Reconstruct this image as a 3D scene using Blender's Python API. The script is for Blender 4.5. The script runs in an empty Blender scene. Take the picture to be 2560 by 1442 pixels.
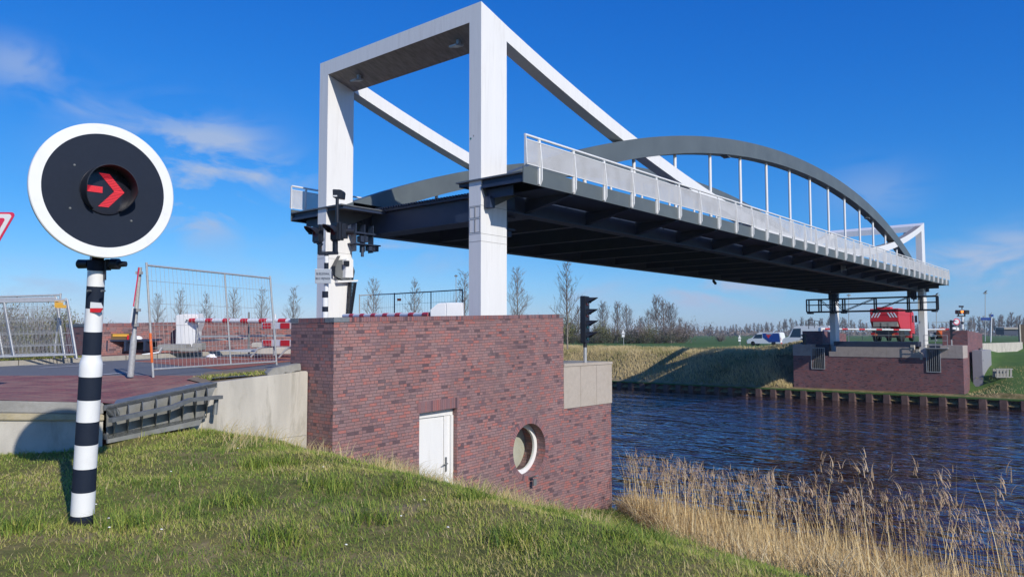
import bpy, bmesh, math, random
import numpy as np
from mathutils import Vector, Matrix
random.seed(7); RNG = np.random.default_rng(7)
C = bpy.context.scene.collection
R_ = math.radians

# ---------------------------------------------------------------- camera
FPX = 1877.0                                   # focal length in pixels of the 2560 px wide photograph
yaw, pitch, roll = 0.700, 0.061, -0.001
cy, sy, cp, sp = math.cos(yaw), math.sin(yaw), math.cos(pitch), math.sin(pitch)
F = Vector((cy*cp, sy*cp, sp)); Rt = Vector((sy, -cy, 0)); U = Rt.cross(F)
Rt, U = math.cos(roll)*Rt + math.sin(roll)*U, -math.sin(roll)*Rt + math.cos(roll)*U
cam = bpy.data.cameras.new('camera'); camo = bpy.data.objects.new('camera', cam); C.objects.link(camo)
camo.matrix_world = Matrix(((Rt.x, U.x, -F.x, 0), (Rt.y, U.y, -F.y, 0), (Rt.z, U.z, -F.z, 0), (0, 0, 0, 1)))
cam.sensor_width = 36; cam.lens = 36*FPX/2560; cam.clip_start = 0.1; cam.clip_end = 9000
bpy.context.scene.camera = camo

# ---------------------------------------------------------------- sky, sun, exposure
SUN = Vector((0.241, 0.827, -0.508)).normalized()       # direction the light travels
SUN_EL = math.asin(-SUN.z)
w = bpy.data.worlds.new('World'); bpy.context.scene.world = w; w.use_nodes = True
nt = w.node_tree; nt.nodes.clear()
def N(t, typ, **k):
    n = t.nodes.new(typ)
    for a, b in k.items():
        if a.startswith('i_'):
            key = a[2:]; key = int(key) if key.isdigit() else key.replace('_', ' ')
            n.inputs[key].default_value = b
        else: setattr(n, a, b)
    return n
def mth(t, op, a, b=None, c=None, clamp=False):
    n = t.nodes.new('ShaderNodeMath'); n.operation = op; n.use_clamp = clamp
    for i, v in enumerate((a, b, c)):
        if v is None: continue
        if hasattr(v, 'type') or hasattr(v, 'links'): t.links.new(v, n.inputs[i])
        else: n.inputs[i].default_value = v
    return n.outputs[0]
def mixc(t, f, a, b, typ='MIX'):
    n = t.nodes.new('ShaderNodeMix'); n.data_type = 'RGBA'; n.blend_type = typ
    for s, v in ((n.inputs[0], f), (n.inputs[6], a), (n.inputs[7], b)):
        if hasattr(v, 'links'): t.links.new(v, s)
        elif isinstance(v, (tuple, list)): s.default_value = (*v[:3], 1)
        else: s.default_value = v
    return n.outputs[2]
out = N(nt, 'ShaderNodeOutputWorld'); bg = N(nt, 'ShaderNodeBackground')
sky = N(nt, 'ShaderNodeTexSky', sky_type='NISHITA', sun_disc=False, sun_elevation=SUN_EL,
        sun_rotation=math.atan2(-SUN.x, -SUN.y), altitude=0, air_density=1.0, dust_density=0.25, ozone_density=2.2)
hs = N(nt, 'ShaderNodeHueSaturation', i_Saturation=1.22, i_Value=1.0)
nt.links.new(sky.outputs[0], hs.inputs['Color'])
tc = N(nt, 'ShaderNodeTexCoord')
nz = N(nt, 'ShaderNodeTexNoise', i_Scale=9.0, i_Detail=9.0, i_Roughness=0.55, i_Distortion=0.5)
mp = N(nt, 'ShaderNodeMapping'); mp.inputs['Scale'].default_value = (1, 1, 2.6)
nt.links.new(tc.outputs['Generated'], mp.inputs[0]); nt.links.new(mp.outputs[0], nz.inputs[0])
def dirof(px, py):
    return (F + Rt*((px-1280)/FPX) - U*((py-721)/FPX)).normalized()
CLOUDS = [(440, 400, .085, .05, .75), (560, 370, .05, .03, .55), (500, 500, .08, .05, .55), (420, 545, .07, .03, .4), (40, 160, .045, .025, .5), (200, 265, .035, .012, .35),
          (40, 715, .08, .022, .55), (650, 440, .06, .025, .35), (1430, 735, .10, .018, .55), (1790, 722, .06, .012, .6), (1735, 746, .035, .012, .7),
          (1960, 735, .11, .03, .55), (2450, 655, .10, .022, .7), (2540, 632, .05, .03, .6), (2480, 700, .12, .02, .5), (2180, 480, .05, .03, .3),
          (960, 610, .05, .015, .5), (1050, 650, .09, .02, .3), (720, 700, .08, .02, .3), (2300, 770, .25, .015, .2)]
acc = None
for px, py, ra, re, st in CLOUDS:
    d = dirof(px, py); h = Vector((d.x, d.y, 0)).normalized(); side = Vector((-h.y, h.x, 0)); up = side.cross(d) * -1
    a = N(nt, 'ShaderNodeVectorMath', operation='DOT_PRODUCT'); a.inputs[1].default_value = side
    b = N(nt, 'ShaderNodeVectorMath', operation='DOT_PRODUCT'); b.inputs[1].default_value = up
    g = N(nt, 'ShaderNodeVectorMath', operation='DOT_PRODUCT'); g.inputs[1].default_value = h
    for n in (a, b, g): nt.links.new(tc.outputs['Generated'], n.inputs[0])
    q = mth(nt, 'ADD', mth(nt, 'POWER', mth(nt, 'ABSOLUTE', mth(nt, 'DIVIDE', a.outputs['Value'], ra)), 2.0),
            mth(nt, 'POWER', mth(nt, 'ABSOLUTE', mth(nt, 'DIVIDE', b.outputs['Value'], re)), 2.0))
    e = mth(nt, 'MULTIPLY', mth(nt, 'MULTIPLY', mth(nt, 'EXPONENT', mth(nt, 'MULTIPLY', q, -1.0)), st), mth(nt, 'GREATER_THAN', g.outputs['Value'], 0.0))
    acc = e if acc is None else mth(nt, 'ADD', acc, e)
nn = N(nt, 'ShaderNodeMapRange', i_From_Min=0.43, i_From_Max=0.60); nn.clamp = True
nt.links.new(nz.outputs['Fac'], nn.inputs[0])
cf = mth(nt, 'MULTIPLY', nn.outputs[0], mth(nt, 'MINIMUM', mth(nt, 'MULTIPLY', acc, 1.05), 0.85), clamp=True)
# clear spring air: grade the sky's colour toward a deeper blue
sep = N(nt, 'ShaderNodeSeparateColor'); com = N(nt, 'ShaderNodeCombineColor'); nt.links.new(hs.outputs[0], sep.inputs[0])
for i_, (k_, e_) in enumerate(((.56, 1.52), (.695, .944), (1.07, .626))):
    nt.links.new(mth(nt, 'MULTIPLY', mth(nt, 'POWER', mth(nt, 'MULTIPLY', sep.outputs[i_], .105), e_), k_/.105), com.inputs[i_])
skyc = mixc(nt, cf, com.outputs[0], (3.9, 4.9, 6.9))
nt.links.new(skyc, bg.inputs['Color']); bg.inputs['Strength'].default_value = 0.105
nt.links.new(bg.outputs[0], out.inputs[0])
sl = bpy.data.lights.new('sun', 'SUN'); sl.energy = 4.15; sl.angle = R_(0.53); sl.color = (1.0, 0.945, 0.855)
so = bpy.data.objects.new('sun', sl); C.objects.link(so); so.rotation_euler = SUN.to_track_quat('-Z', 'Y').to_euler()
so.location = (-20, -60, 60)
vs = bpy.context.scene.view_settings
vs.view_transform = 'Standard'; vs.look = 'None'; vs.exposure = 0.0; vs.gamma = 1.0
bpy.context.scene.cycles.max_bounces = 6; bpy.context.scene.cycles.transparent_max_bounces = 24
bpy.context.scene.cycles.sample_clamp_indirect = 6

# ---------------------------------------------------------------- helpers
def ray(px, py):
    d = F + Rt*((px-1280)/FPX) - U*((py-721)/FPX); return d
def at(px, py, D): return ray(px, py)*D
def onX(px, py, X): d = ray(px, py); return d*(X/d.x)
def onY(px, py, Y): d = ray(px, py); return d*(Y/d.y)
def onZ(px, py, Z): d = ray(px, py); return d*(Z/d.z)
def locof(o):
    l = Vector((0, 0, 0))
    while o is not None: l = l + o.location; o = o.parent
    return l
class MB:
    def __init__(s): s.v = []; s.f = []; s.m = []; s.cm = 0
    def add(s, vs, fs):
        n = len(s.v); s.v += [tuple(v) for v in vs]; s.f += [tuple(n+i for i in f) for f in fs]; s.m += [s.cm]*len(fs); return s
    def hexa(s, p):      # p: 4 bottom (ccw) + 4 top
        return s.add(p, [(3, 2, 1, 0), (4, 5, 6, 7), (0, 1, 5, 4), (1, 2, 6, 5), (2, 3, 7, 6), (3, 0, 4, 7)])
    def box(s, x0, x1, y0, y1, z0, z1):
        return s.hexa([(x0, y0, z0), (x1, y0, z0), (x1, y1, z0), (x0, y1, z0), (x0, y0, z1), (x1, y0, z1), (x1, y1, z1), (x0, y1, z1)])
    def obox(s, c, ax, ay, az, sx, sy_, sz):
        c = Vector(c); ax, ay, az = [Vector(a).normalized() for a in (ax, ay, az)]
        P = []
        for k in (-1, 1):
            for i, j in ((-1, -1), (1, -1), (1, 1), (-1, 1)): P.append(c + ax*(i*sx/2) + ay*(j*sy_/2) + az*(k*sz/2))
        return s.hexa(P)
    def bar(s, p, q, wd, ht=None, up=(0, 0, 1)):
        p, q = Vector(p), Vector(q); d = q-p; L = d.length
        if L < 1e-6: return s
        a = d.normalized(); u = Vector(up)
        if abs(a.dot(u.normalized())) > .99: u = Vector((0, 1, 0))
        b = u.cross(a).normalized(); c = a.cross(b)
        return s.obox((p+q)/2, a, b, c, L, wd, ht or wd)
    def tube(s, p, q, r, n=8, r2=None, cap=True):
        p, q = Vector(p), Vector(q); a = (q-p)
        if a.length < 1e-6: return s
        a.normalize(); u = Vector((0, 0, 1)) if abs(a.z) < .9 else Vector((0, 1, 0))
        b = u.cross(a).normalized(); c = a.cross(b); r2 = r if r2 is None else r2
        P = [p+(b*math.cos(t)+c*math.sin(t))*r for t in [2*math.pi*i/n for i in range(n)]] + \
            [q+(b*math.cos(t)+c*math.sin(t))*r2 for t in [2*math.pi*i/n for i in range(n)]]
        fs = [(i, (i+1) % n, n+(i+1) % n, n+i) for i in range(n)]
        if cap: fs += [tuple(range(n-1, -1, -1)), tuple(range(n, 2*n))]
        return s.add(P, fs)
    def path(s, pts, r, n=8):
        for a, b in zip(pts[:-1], pts[1:]): s.tube(a, b, r, n)
        return s
    def prism(s, poly, vec):
        n = len(poly); v = Vector(vec); P = [Vector(p) for p in poly] + [Vector(p)+v for p in poly]
        nrm = Vector((0, 0, 0))
        for i in range(n): nrm += Vector(poly[i]).cross(Vector(poly[(i+1) % n]))
        fl = nrm.dot(v) > 0
        fs = [(i, (i+1) % n, n+(i+1) % n, n+i) for i in range(n)] + [tuple(range(n-1, -1, -1)), tuple(range(n, 2*n))]
        if not fl: fs = [f[::-1] for f in fs]
        return s.add(P, fs)
    def lathe(s, prof, c, ax, n=24, closed=True):
        c, ax = Vector(c), Vector(ax).normalized(); u = Vector((0, 0, 1)) if abs(ax.z) < .9 else Vector((0, 1, 0))
        b = u.cross(ax).normalized(); d = ax.cross(b); P = []
        for r, h in prof:
            for i in range(n): t = 2*math.pi*i/n; P.append(c+ax*h+(b*math.cos(t)+d*math.sin(t))*r)
        fs = []
        for k in range(len(prof)-1):
            for i in range(n): fs.append((k*n+i, k*n+(i+1) % n, (k+1)*n+(i+1) % n, (k+1)*n+i))
        if closed: fs += [tuple(range(n-1, -1, -1)), tuple(range((len(prof)-1)*n, len(prof)*n))]
        return s.add(P, fs)
    def build(s, name, mats, parent=None, smooth=0, bevel=0):
        off = locof(parent) if parent is not None else Vector((0, 0, 0))
        me = bpy.data.meshes.new(name)
        me.from_pydata([(v[0]-off.x, v[1]-off.y, v[2]-off.z) for v in s.v], [], s.f)
        mats = mats if isinstance(mats, (list, tuple)) else [mats]
        for m in mats: me.materials.append(m)
        if len(mats) > 1: me.polygons.foreach_set('material_index', s.m)
        bm = bmesh.new(); bm.from_mesh(me); bmesh.ops.recalc_face_normals(bm, faces=bm.faces)
        if bevel:
            es = [e for e in bm.edges if len(e.link_faces) == 2 and e.calc_face_angle(0) > .5]
            bmesh.ops.bevel(bm, geom=es, offset=bevel, segments=2, affect='EDGES', clamp_overlap=True)
        bm.to_mesh(me); bm.free()
        if smooth:
            me.polygons.foreach_set('use_smooth', [True]*len(me.polygons)); me.set_sharp_from_angle(angle=R_(smooth))
        o = bpy.data.objects.new(name, me); C.objects.link(o)
        if parent is not None: o.parent = parent
        return o
def tag(o, label=None, cat=None, group=None, kind=None):
    if label: o['label'] = label
    if cat: o['category'] = cat
    if group: o['group'] = group
    if kind: o['kind'] = kind
    return o
def thing(name, label, cat, loc=(0, 0, 0), group=None):
    o = bpy.data.objects.new(name, None); C.objects.link(o); o.location = loc; o.empty_display_size = .2
    return tag(o, label, cat, group)
def dup(root, loc, rz=0, label=None, group=None, scale=None):
    def cpy(o, par):
        c = o.copy(); C.objects.link(c)
        if par is not None: c.parent = par
        for ch in [x for x in o.children]: cpy(ch, c)
        return c
    r = cpy(root, None); r.location = loc; r.rotation_euler = (0, 0, rz)
    if scale: r.scale = scale if isinstance(scale, (tuple, list)) else (scale,)*3
    if label: r['label'] = label
    if group: r['group'] = group
    return r
def cut(obj, cutters):
    for c in cutters:
        m = obj.modifiers.new('b', 'BOOLEAN'); m.object = c; m.operation = 'DIFFERENCE'; m.solver = 'EXACT'
    bpy.context.view_layer.update()
    dg = bpy.context.evaluated_depsgraph_get(); me = bpy.data.meshes.new_from_object(obj.evaluated_get(dg))
    old = obj.data; obj.modifiers.clear(); obj.data = me; me.name = old.name
    for c in cutters: bpy.data.objects.remove(c)
def text_mesh(name, body, size, mat, parent, M, align='CENTER', ext=.0015):
    cu = bpy.data.curves.new(name, 'FONT'); cu.body = body; cu.size = size; cu.align_x = align; cu.align_y = 'CENTER'; cu.extrude = ext; cu.resolution_u = 2
    t = bpy.data.objects.new(name, cu); C.objects.link(t); bpy.context.view_layer.update()
    me = bpy.data.meshes.new_from_object(t.evaluated_get(bpy.context.evaluated_depsgraph_get())); bpy.data.objects.remove(t)
    off = locof(parent); me.transform(Matrix.Translation(-off) @ M)
    me.materials.clear(); me.materials.append(mat)
    o = bpy.data.objects.new(name, me); C.objects.link(o); o.parent = parent; return o
def frame_matrix(origin, xdir, ydir):
    x = Vector(xdir).normalized(); z = x.cross(Vector(ydir)).normalized(); y = z.cross(x)
    return Matrix(((x.x, y.x, z.x, origin[0]), (x.y, y.y, z.y, origin[1]), (x.z, y.z, z.z, origin[2]), (0, 0, 0, 1)))

# ---------------------------------------------------------------- materials
def newmat(name):
    m = bpy.data.materials.new(name); m.use_nodes = True; t = m.node_tree
    return m, t, t.nodes['Principled BSDF']
def mat(name, col, rough=.6, metal=0, var=.12, scale=6, bump=0, bscale=40, dirt=None, dscale=2.0, damt=.5, spec=None, emit=None, es=1, stretch=None):
    m, t, p = newmat(name)
    p.inputs['Roughness'].default_value = rough; p.inputs['Metallic'].default_value = metal
    if spec is not None: p.inputs['Specular IOR Level'].default_value = spec
    g = N(t, 'ShaderNodeNewGeometry'); vec = g.outputs['Position']
    if stretch:
        mm = N(t, 'ShaderNodeMapping'); mm.inputs['Scale'].default_value = stretch; t.links.new(vec, mm.inputs[0]); vec = mm.outputs[0]
    n = N(t, 'ShaderNodeTexNoise', i_Scale=scale, i_Detail=6.0, i_Roughness=.6); t.links.new(vec, n.inputs[0])
    r = N(t, 'ShaderNodeMapRange', i_From_Min=.3, i_From_Max=.7, i_To_Min=1-var, i_To_Max=1+var*.6); t.links.new(n.outputs['Fac'], r.inputs[0])
    c = mixc(t, 1.0, tuple(col), r.outputs[0], 'MULTIPLY')
    if dirt:
        n2 = N(t, 'ShaderNodeTexNoise', i_Scale=dscale, i_Detail=8.0, i_Roughness=.7, i_Distortion=.6); t.links.new(vec, n2.inputs[0])
        r2 = N(t, 'ShaderNodeMapRange', i_From_Min=.52, i_From_Max=.78, i_To_Max=damt); t.links.new(n2.outputs['Fac'], r2.inputs[0])
        c = mixc(t, r2.outputs[0], c, tuple(dirt))
    t.links.new(c, p.inputs['Base Color'])
    if bump:
        n3 = N(t, 'ShaderNodeTexNoise', i_Scale=bscale, i_Detail=5.0); t.links.new(g.outputs['Position'], n3.inputs[0])
        b = N(t, 'ShaderNodeBump', i_Strength=bump, i_Distance=.02); t.links.new(n3.outputs['Fac'], b.inputs['Height']); t.links.new(b.outputs[0], p.inputs['Normal'])
    if emit:
        p.inputs['Emission Color'].default_value = (*emit, 1); p.inputs['Emission Strength'].default_value = es
    return m
M = {}
M['white'] = mat('white_paint', (.78, .77, .745), .42, var=.05, scale=1.3, dirt=(.42, .39, .34), dscale=1.3, damt=.34, stretch=(4, 4, .35))
M['whitep'] = mat('white_plastic', (.80, .80, .79), .38, var=.03, dirt=(.5, .48, .44), dscale=5, damt=.2)
M['rail'] = mat('white_rail_paint', (.78, .78, .76), .4, var=.06, dirt=(.4, .37, .33), dscale=3, damt=.3)
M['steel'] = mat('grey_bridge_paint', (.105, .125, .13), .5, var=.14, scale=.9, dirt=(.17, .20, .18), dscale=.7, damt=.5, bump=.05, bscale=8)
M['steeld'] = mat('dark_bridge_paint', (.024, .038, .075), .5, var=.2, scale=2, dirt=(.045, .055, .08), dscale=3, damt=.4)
M['black'] = mat('black_plastic', (.014, .017, .026), .42, var=.15, dirt=(.05, .05, .05), damt=.25)
M['disc'] = mat('disc_black', (.012, .019, .036), .75, spec=.25, var=.08, scale=40, dirt=(.025, .03, .045), dscale=9, damt=.3)
M['galv'] = mat('galvanised_steel', (.44, .45, .45), .5, .25, var=.18, scale=25, dirt=(.25, .25, .24), dscale=14, damt=.4)
M['galvd'] = mat('weathered_galvanised', (.20, .21, .21), .55, .35, var=.25, scale=7, dirt=(.12, .12, .11), dscale=3, damt=.6)
M['red'] = mat('red_paint', (.62, .02, .03), .4, var=.1, dirt=(.35, .05, .05), damt=.3)
M['pinkred'] = mat('sign_red', (.66, .03, .09), .4, var=.05)
M['signw'] = mat('sign_white', (.72, .73, .74), .4, var=.03)
M['orange'] = mat('orange_paint', (.75, .14, .02), .5, var=.2, dirt=(.4, .38, .36), dscale=10, damt=.8)
M['yellow'] = mat('yellow_tag', (.72, .40, .06), .5, var=.1)
M['blue'] = mat('blue_sign', (.01, .05, .25), .4)
M['rubber'] = mat('rubber', (.015, .015, .016), .8)
M['conc'] = mat('concrete', (.50, .465, .40), .85, var=.2, scale=3, dirt=(.24, .22, .17), dscale=2.6, damt=.8, bump=.25, bscale=60, stretch=(1, 1, .45))
M['concd'] = mat('concrete_grey', (.30, .29, .265), .85, var=.2, scale=6, dirt=(.14, .14, .10), dscale=4, damt=.6, bump=.3, bscale=70)
M['kerb'] = mat('kerb_concrete', (.34, .31, .26), .85, var=.2, scale=4, dirt=(.2, .18, .14), dscale=6, damt=.5, bump=.2)
M['panel'] = mat('beige_panel', (.43, .375, .315), .8, var=.08, scale=9, dirt=(.30, .24, .16), dscale=1.5, damt=.5, bump=.15, bscale=180)
M['bluest'] = mat('grey_stone', (.17, .19, .21), .75, var=.2, scale=20, dirt=(.1, .11, .12), dscale=10)
M['asph'] = mat('asphalt', (.145, .15, .16), .9, var=.14, scale=60, dirt=(.20, .20, .20), dscale=1.2, damt=.4, bump=.3, bscale=150)
M['asphr'] = mat('red_asphalt', (.34, .115, .07), .9, var=.12, scale=50, dirt=(.27, .12, .09), dscale=1.3, damt=.5, bump=.3, bscale=150)
M['line'] = mat('road_line', (.62, .62, .60), .7, var=.15, dirt=(.3, .3, .3), dscale=9, damt=.5)
M['wood'] = mat('dark_wood', (.07, .05, .035), .8, var=.3, scale=8, stretch=(1, 1, 6))
M['bark'] = mat('bare_bark', (.24, .21, .17), .9, var=.3, scale=12)
M['barkd'] = mat('bare_twigs', (.19, .155, .13), .9, var=.3, scale=5)
M['farbark'] = mat('far_bare_twigs', (.19, .155, .14), .95, var=.25, scale=.3)
M['willow'] = mat('willow_green', (.17, .17, .06), .9, var=.35, scale=.6, dirt=(.15, .11, .06), dscale=.25, damt=.9)
M['bushd'] = mat('dark_bush', (.055, .065, .035), .9, var=.35, scale=.8, dirt=(.11, .08, .05), dscale=.4, damt=.8)
M['rust'] = mat('rusty_sheet_pile', (.13, .078, .07), .85, var=.3, scale=3, dirt=(.06, .035, .03), dscale=2, damt=.8, bump=.3)
M['glassd'] = mat('dark_glass', (.02, .03, .04), .08, spec=.8)
M['rtail'] = mat('lamp_red', (.45, .02, .02), .25)
M['lredoff'] = mat('lens_red_off', (.10, .012, .015), .2)
M['lgreenoff'] = mat('lens_green_off', (.005, .06, .09), .2)
M['arrow'] = mat('arrow_lit', (.4, .01, .02), .5, emit=(1.0, .03, .06), es=.42)
M['amber'] = mat('amber_lit', (.8, .2, .02), .5, emit=(1.0, .22, .02), es=1.6)
M['skin'] = mat('skin', (.5, .3, .22), .6)
M['soil'] = mat('bare_soil', (.22, .17, .12), .95, var=.3, scale=5, bump=.4)
# brick: wild bond with every brick its own tint
def brickmat(name, L=.172, H=.057, slope=0., mort=.06, vert=False, radial=None, tint=(1, 1, 1), scale=1):
    m, t, p = newmat(name); p.inputs['Roughness'].default_value = .78
    g = N(t, 'ShaderNodeNewGeometry'); s = N(t, 'ShaderNodeSeparateXYZ'); t.links.new(g.outputs['Position'], s.inputs[0])
    x, y, z = s.outputs
    if radial:
        cx, cz, cnt = radial
        a = mth(t, 'ARCTAN2', mth(t, 'SUBTRACT', x, cx), mth(t, 'SUBTRACT', z, cz))
        u = mth(t, 'MULTIPLY', a, cnt/(2*math.pi)); v = z; L_ = 1.0
        cell = mth(t, 'FLOOR', u); fu = mth(t, 'FRACT', u); row = 0.0
        mort_m = mth(t, 'LESS_THAN', fu, .14); rowv = cell
    else:
        n = N(t, 'ShaderNodeSeparateXYZ'); t.links.new(g.outputs['True Normal'], n.inputs[0])
        ny = mth(t, 'GREATER_THAN', mth(t, 'ABSOLUTE', n.outputs[1]), mth(t, 'ABSOLUTE', n.outputs[0]))
        u = mth(t, 'ADD', mth(t, 'MULTIPLY', x, ny), mth(t, 'MULTIPLY', y, mth(t, 'SUBTRACT', 1.0, ny)))
        zz = mth(t, 'SUBTRACT', z, mth(t, 'MULTIPLY', mth(t, 'SUBTRACT', x, 7.9), slope)) if slope else z
        if vert:
            uu = mth(t, 'DIVIDE', u, .052); cell = mth(t, 'FLOOR', uu); fu = mth(t, 'FRACT', uu); mort_m = mth(t, 'LESS_THAN', fu, .13); rowv = cell
        else:
            rr = mth(t, 'DIVIDE', zz, H); row = mth(t, 'FLOOR', rr); fr = mth(t, 'FRACT', rr)
            wn = N(t, 'ShaderNodeTexWhiteNoise', noise_dimensions='1D'); t.links.new(row, wn.inputs['W'])
            off = mth(t, 'ADD', mth(t, 'MULTIPLY', mth(t, 'MODULO', row, 2.0), .5), mth(t, 'MULTIPLY', wn.outputs[0], .45))
            uu = mth(t, 'ADD', mth(t, 'DIVIDE', u, L), off); c0 = mth(t, 'FLOOR', uu); f0 = mth(t, 'FRACT', uu)
            # some cells are split into two headers
            cb = N(t, 'ShaderNodeCombineXYZ'); t.links.new(c0, cb.inputs[0]); t.links.new(row, cb.inputs[1])
            wn2 = N(t, 'ShaderNodeTexWhiteNoise', noise_dimensions='2D'); t.links.new(cb.outputs[0], wn2.inputs[0])
            split = mth(t, 'LESS_THAN', wn2.outputs[0], .22); half = mth(t, 'GREATER_THAN', f0, .5)
            hs_ = mth(t, 'MULTIPLY', split, half)
            cell = mth(t, 'ADD', mth(t, 'MULTIPLY', c0, 2.0), hs_)
            fsub = mth(t, 'ADD', mth(t, 'MULTIPLY', f0, mth(t, 'SUBTRACT', 1.0, split)), mth(t, 'MULTIPLY', split, mth(t, 'ABSOLUTE', mth(t, 'SUBTRACT', f0, mth(t, 'MULTIPLY', half, .5)))))
            mort_m = mth(t, 'MAXIMUM', mth(t, 'LESS_THAN', fr, mort*2.0), mth(t, 'LESS_THAN', fsub, mort*.8)); rowv = row
    cb2 = N(t, 'ShaderNodeCombineXYZ'); t.links.new(cell, cb2.inputs[0])
    if hasattr(rowv, 'links'): t.links.new(rowv, cb2.inputs[1])
    w3 = N(t, 'ShaderNodeTexWhiteNoise', noise_dimensions='2D'); t.links.new(cb2.outputs[0], w3.inputs[0])
    cr = N(t, 'ShaderNodeValToRGB'); t.links.new(w3.outputs[0], cr.inputs[0]); cr.color_ramp.interpolation = 'CONSTANT'
    cols = [(0, (.085, .058, .072)), (.045, (.145, .095, .108)), (.11, (.225, .142, .145)), (.28, (.275, .155, .148)), (.42, (.25, .165, .165)), (.56, (.30, .15, .135)),
            (.70, (.24, .155, .155)), (.80, (.35, .135, .115)), (.90, (.285, .17, .16)), (.96, (.18, .125, .14))]
    el = cr.color_ramp.elements
    while len(el) < len(cols): el.new(.5)
    for e, (a_, c_) in zip(el, cols): e.position = a_; e.color = tuple(min(.6, (1.08, .98, .98)[j]*c_[j]*tint[j]) for j in range(3))+(1,)
    big = N(t, 'ShaderNodeTexNoise', i_Scale=1.1, i_Detail=3.0); t.links.new(g.outputs['Position'], big.inputs[0])
    br = N(t, 'ShaderNodeMapRange', i_From_Min=.3, i_From_Max=.7, i_To_Min=.84, i_To_Max=1.14); t.links.new(big.outputs['Fac'], br.inputs[0])
    sm = N(t, 'ShaderNodeTexNoise', i_Scale=70.0, i_Detail=4.0); t.links.new(g.outputs['Position'], sm.inputs[0])
    sr = N(t, 'ShaderNodeMapRange', i_From_Min=.3, i_From_Max=.7, i_To_Min=.8, i_To_Max=1.2); t.links.new(sm.outputs['Fac'], sr.inputs[0])
    c = mixc(t, 1.0, mixc(t, 1.0, cr.outputs[0], br.outputs[0], 'MULTIPLY'), sr.outputs[0], 'MULTIPLY')
    ef = N(t, 'ShaderNodeTexNoise', i_Scale=.8, i_Detail=9.0, i_Roughness=.72, i_Distortion=1.0); t.links.new(g.outputs['Position'], ef.inputs[0])
    er = N(t, 'ShaderNodeMapRange', i_From_Min=.54, i_From_Max=.74, i_To_Max=.42); t.links.new(ef.outputs['Fac'], er.inputs[0])
    c = mixc(t, .16, c, (.27*tint[0], .158*tint[1], .145*tint[2])); c = mixc(t, er.outputs[0], c, (.34*tint[0], .27*tint[1], .255*tint[2]))
    c = mixc(t, mort_m, c, (.12*tint[0], .085*tint[1], .083*tint[2]))
    t.links.new(c, p.inputs['Base Color'])
    b = N(t, 'ShaderNodeBump', i_Strength=.9, i_Distance=.010); hgt = mth(t, 'SUBTRACT', mth(t, 'MULTIPLY', sm.outputs['Fac'], .3), mort_m)
    t.links.new(hgt, b.inputs['Height']); t.links.new(b.outputs[0], p.inputs['Normal'])
    return m
M['brick'] = brickmat('brick_sloped', slope=.028)
M['brickl'] = brickmat('brick_level', L=.172, H=.057)
M['brickv'] = brickmat('brick_soldier', vert=True, tint=(.85, .8, .85))
M['brickfar'] = brickmat('brick_far', L=.21, H=.062, tint=(.80, .72, .80))
M['paver'] = None
def pavermat():
    m, t, p = newmat('red_pavers'); p.inputs['Roughness'].default_value = .85
    g = N(t, 'ShaderNodeNewGeometry')
    b = N(t, 'ShaderNodeTexBrick', i_Scale=1.0, i_Mortar_Size=.006, i_Brick_Width=.2, i_Row_Height=.1); b.offset = .5
    b.inputs['Color1'].default_value = (.31, .105, .085, 1); b.inputs['Color2'].default_value = (.20, .075, .07, 1); b.inputs['Mortar'].default_value = (.09, .065, .055, 1)
    t.links.new(g.outputs['Position'], b.inputs['Vector'])
    n = N(t, 'ShaderNodeTexNoise', i_Scale=1.4, i_Detail=6.0, i_Roughness=.65); t.links.new(g.outputs['Position'], n.inputs[0])
    r = N(t, 'ShaderNodeMapRange', i_From_Min=.44, i_From_Max=.66, i_To_Max=.7); t.links.new(n.outputs['Fac'], r.inputs[0])
    c = mixc(t, r.outputs[0], b.outputs['Color'], (.36, .22, .15))
    t.links.new(c, p.inputs['Base Color']); return m
M['paver'] = pavermat()
def meshmat():
    m, t, p = newmat('perforated_panel'); p.inputs['Base Color'].default_value = (.72, .72, .70, 1); p.inputs['Roughness'].default_value = .5
    g = N(t, 'ShaderNodeNewGeometry'); s = N(t, 'ShaderNodeSeparateXYZ'); t.links.new(g.outputs['Position'], s.inputs[0])
    a = mth(t, 'SINE', mth(t, 'MULTIPLY', mth(t, 'ADD', s.outputs[0], mth(t, 'MULTIPLY', s.outputs[2], 1.7)), 150.0))
    b = mth(t, 'SINE', mth(t, 'MULTIPLY', mth(t, 'SUBTRACT', s.outputs[0], mth(t, 'MULTIPLY', s.outputs[2], 1.7)), 150.0))
    h = mth(t, 'GREATER_THAN', mth(t, 'MULTIPLY', a, b), .25)
    n = N(t, 'ShaderNodeTexNoise', i_Scale=2.0, i_Detail=5.0); t.links.new(g.outputs['Position'], n.inputs[0])
    r = N(t, 'ShaderNodeMapRange', i_From_Min=.45, i_From_Max=.7, i_To_Max=.6); t.links.new(n.outputs['Fac'], r.inputs[0])
    t.links.new(mixc(t, r.outputs[0], (.60, .60, .60), (.46, .45, .43)), p.inputs['Base Color'])
    tr = N(t, 'ShaderNodeBsdfTransparent'); mx = N(t, 'ShaderNodeMixShader'); o = t.nodes['Material Output']
    t.links.new(h, mx.inputs[0]); t.links.new(p.outputs[0], mx.inputs[1]); t.links.new(tr.outputs[0], mx.inputs[2]); t.links.new(mx.outputs[0], o.inputs[0]); return m
M['mesh'] = meshmat()
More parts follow.
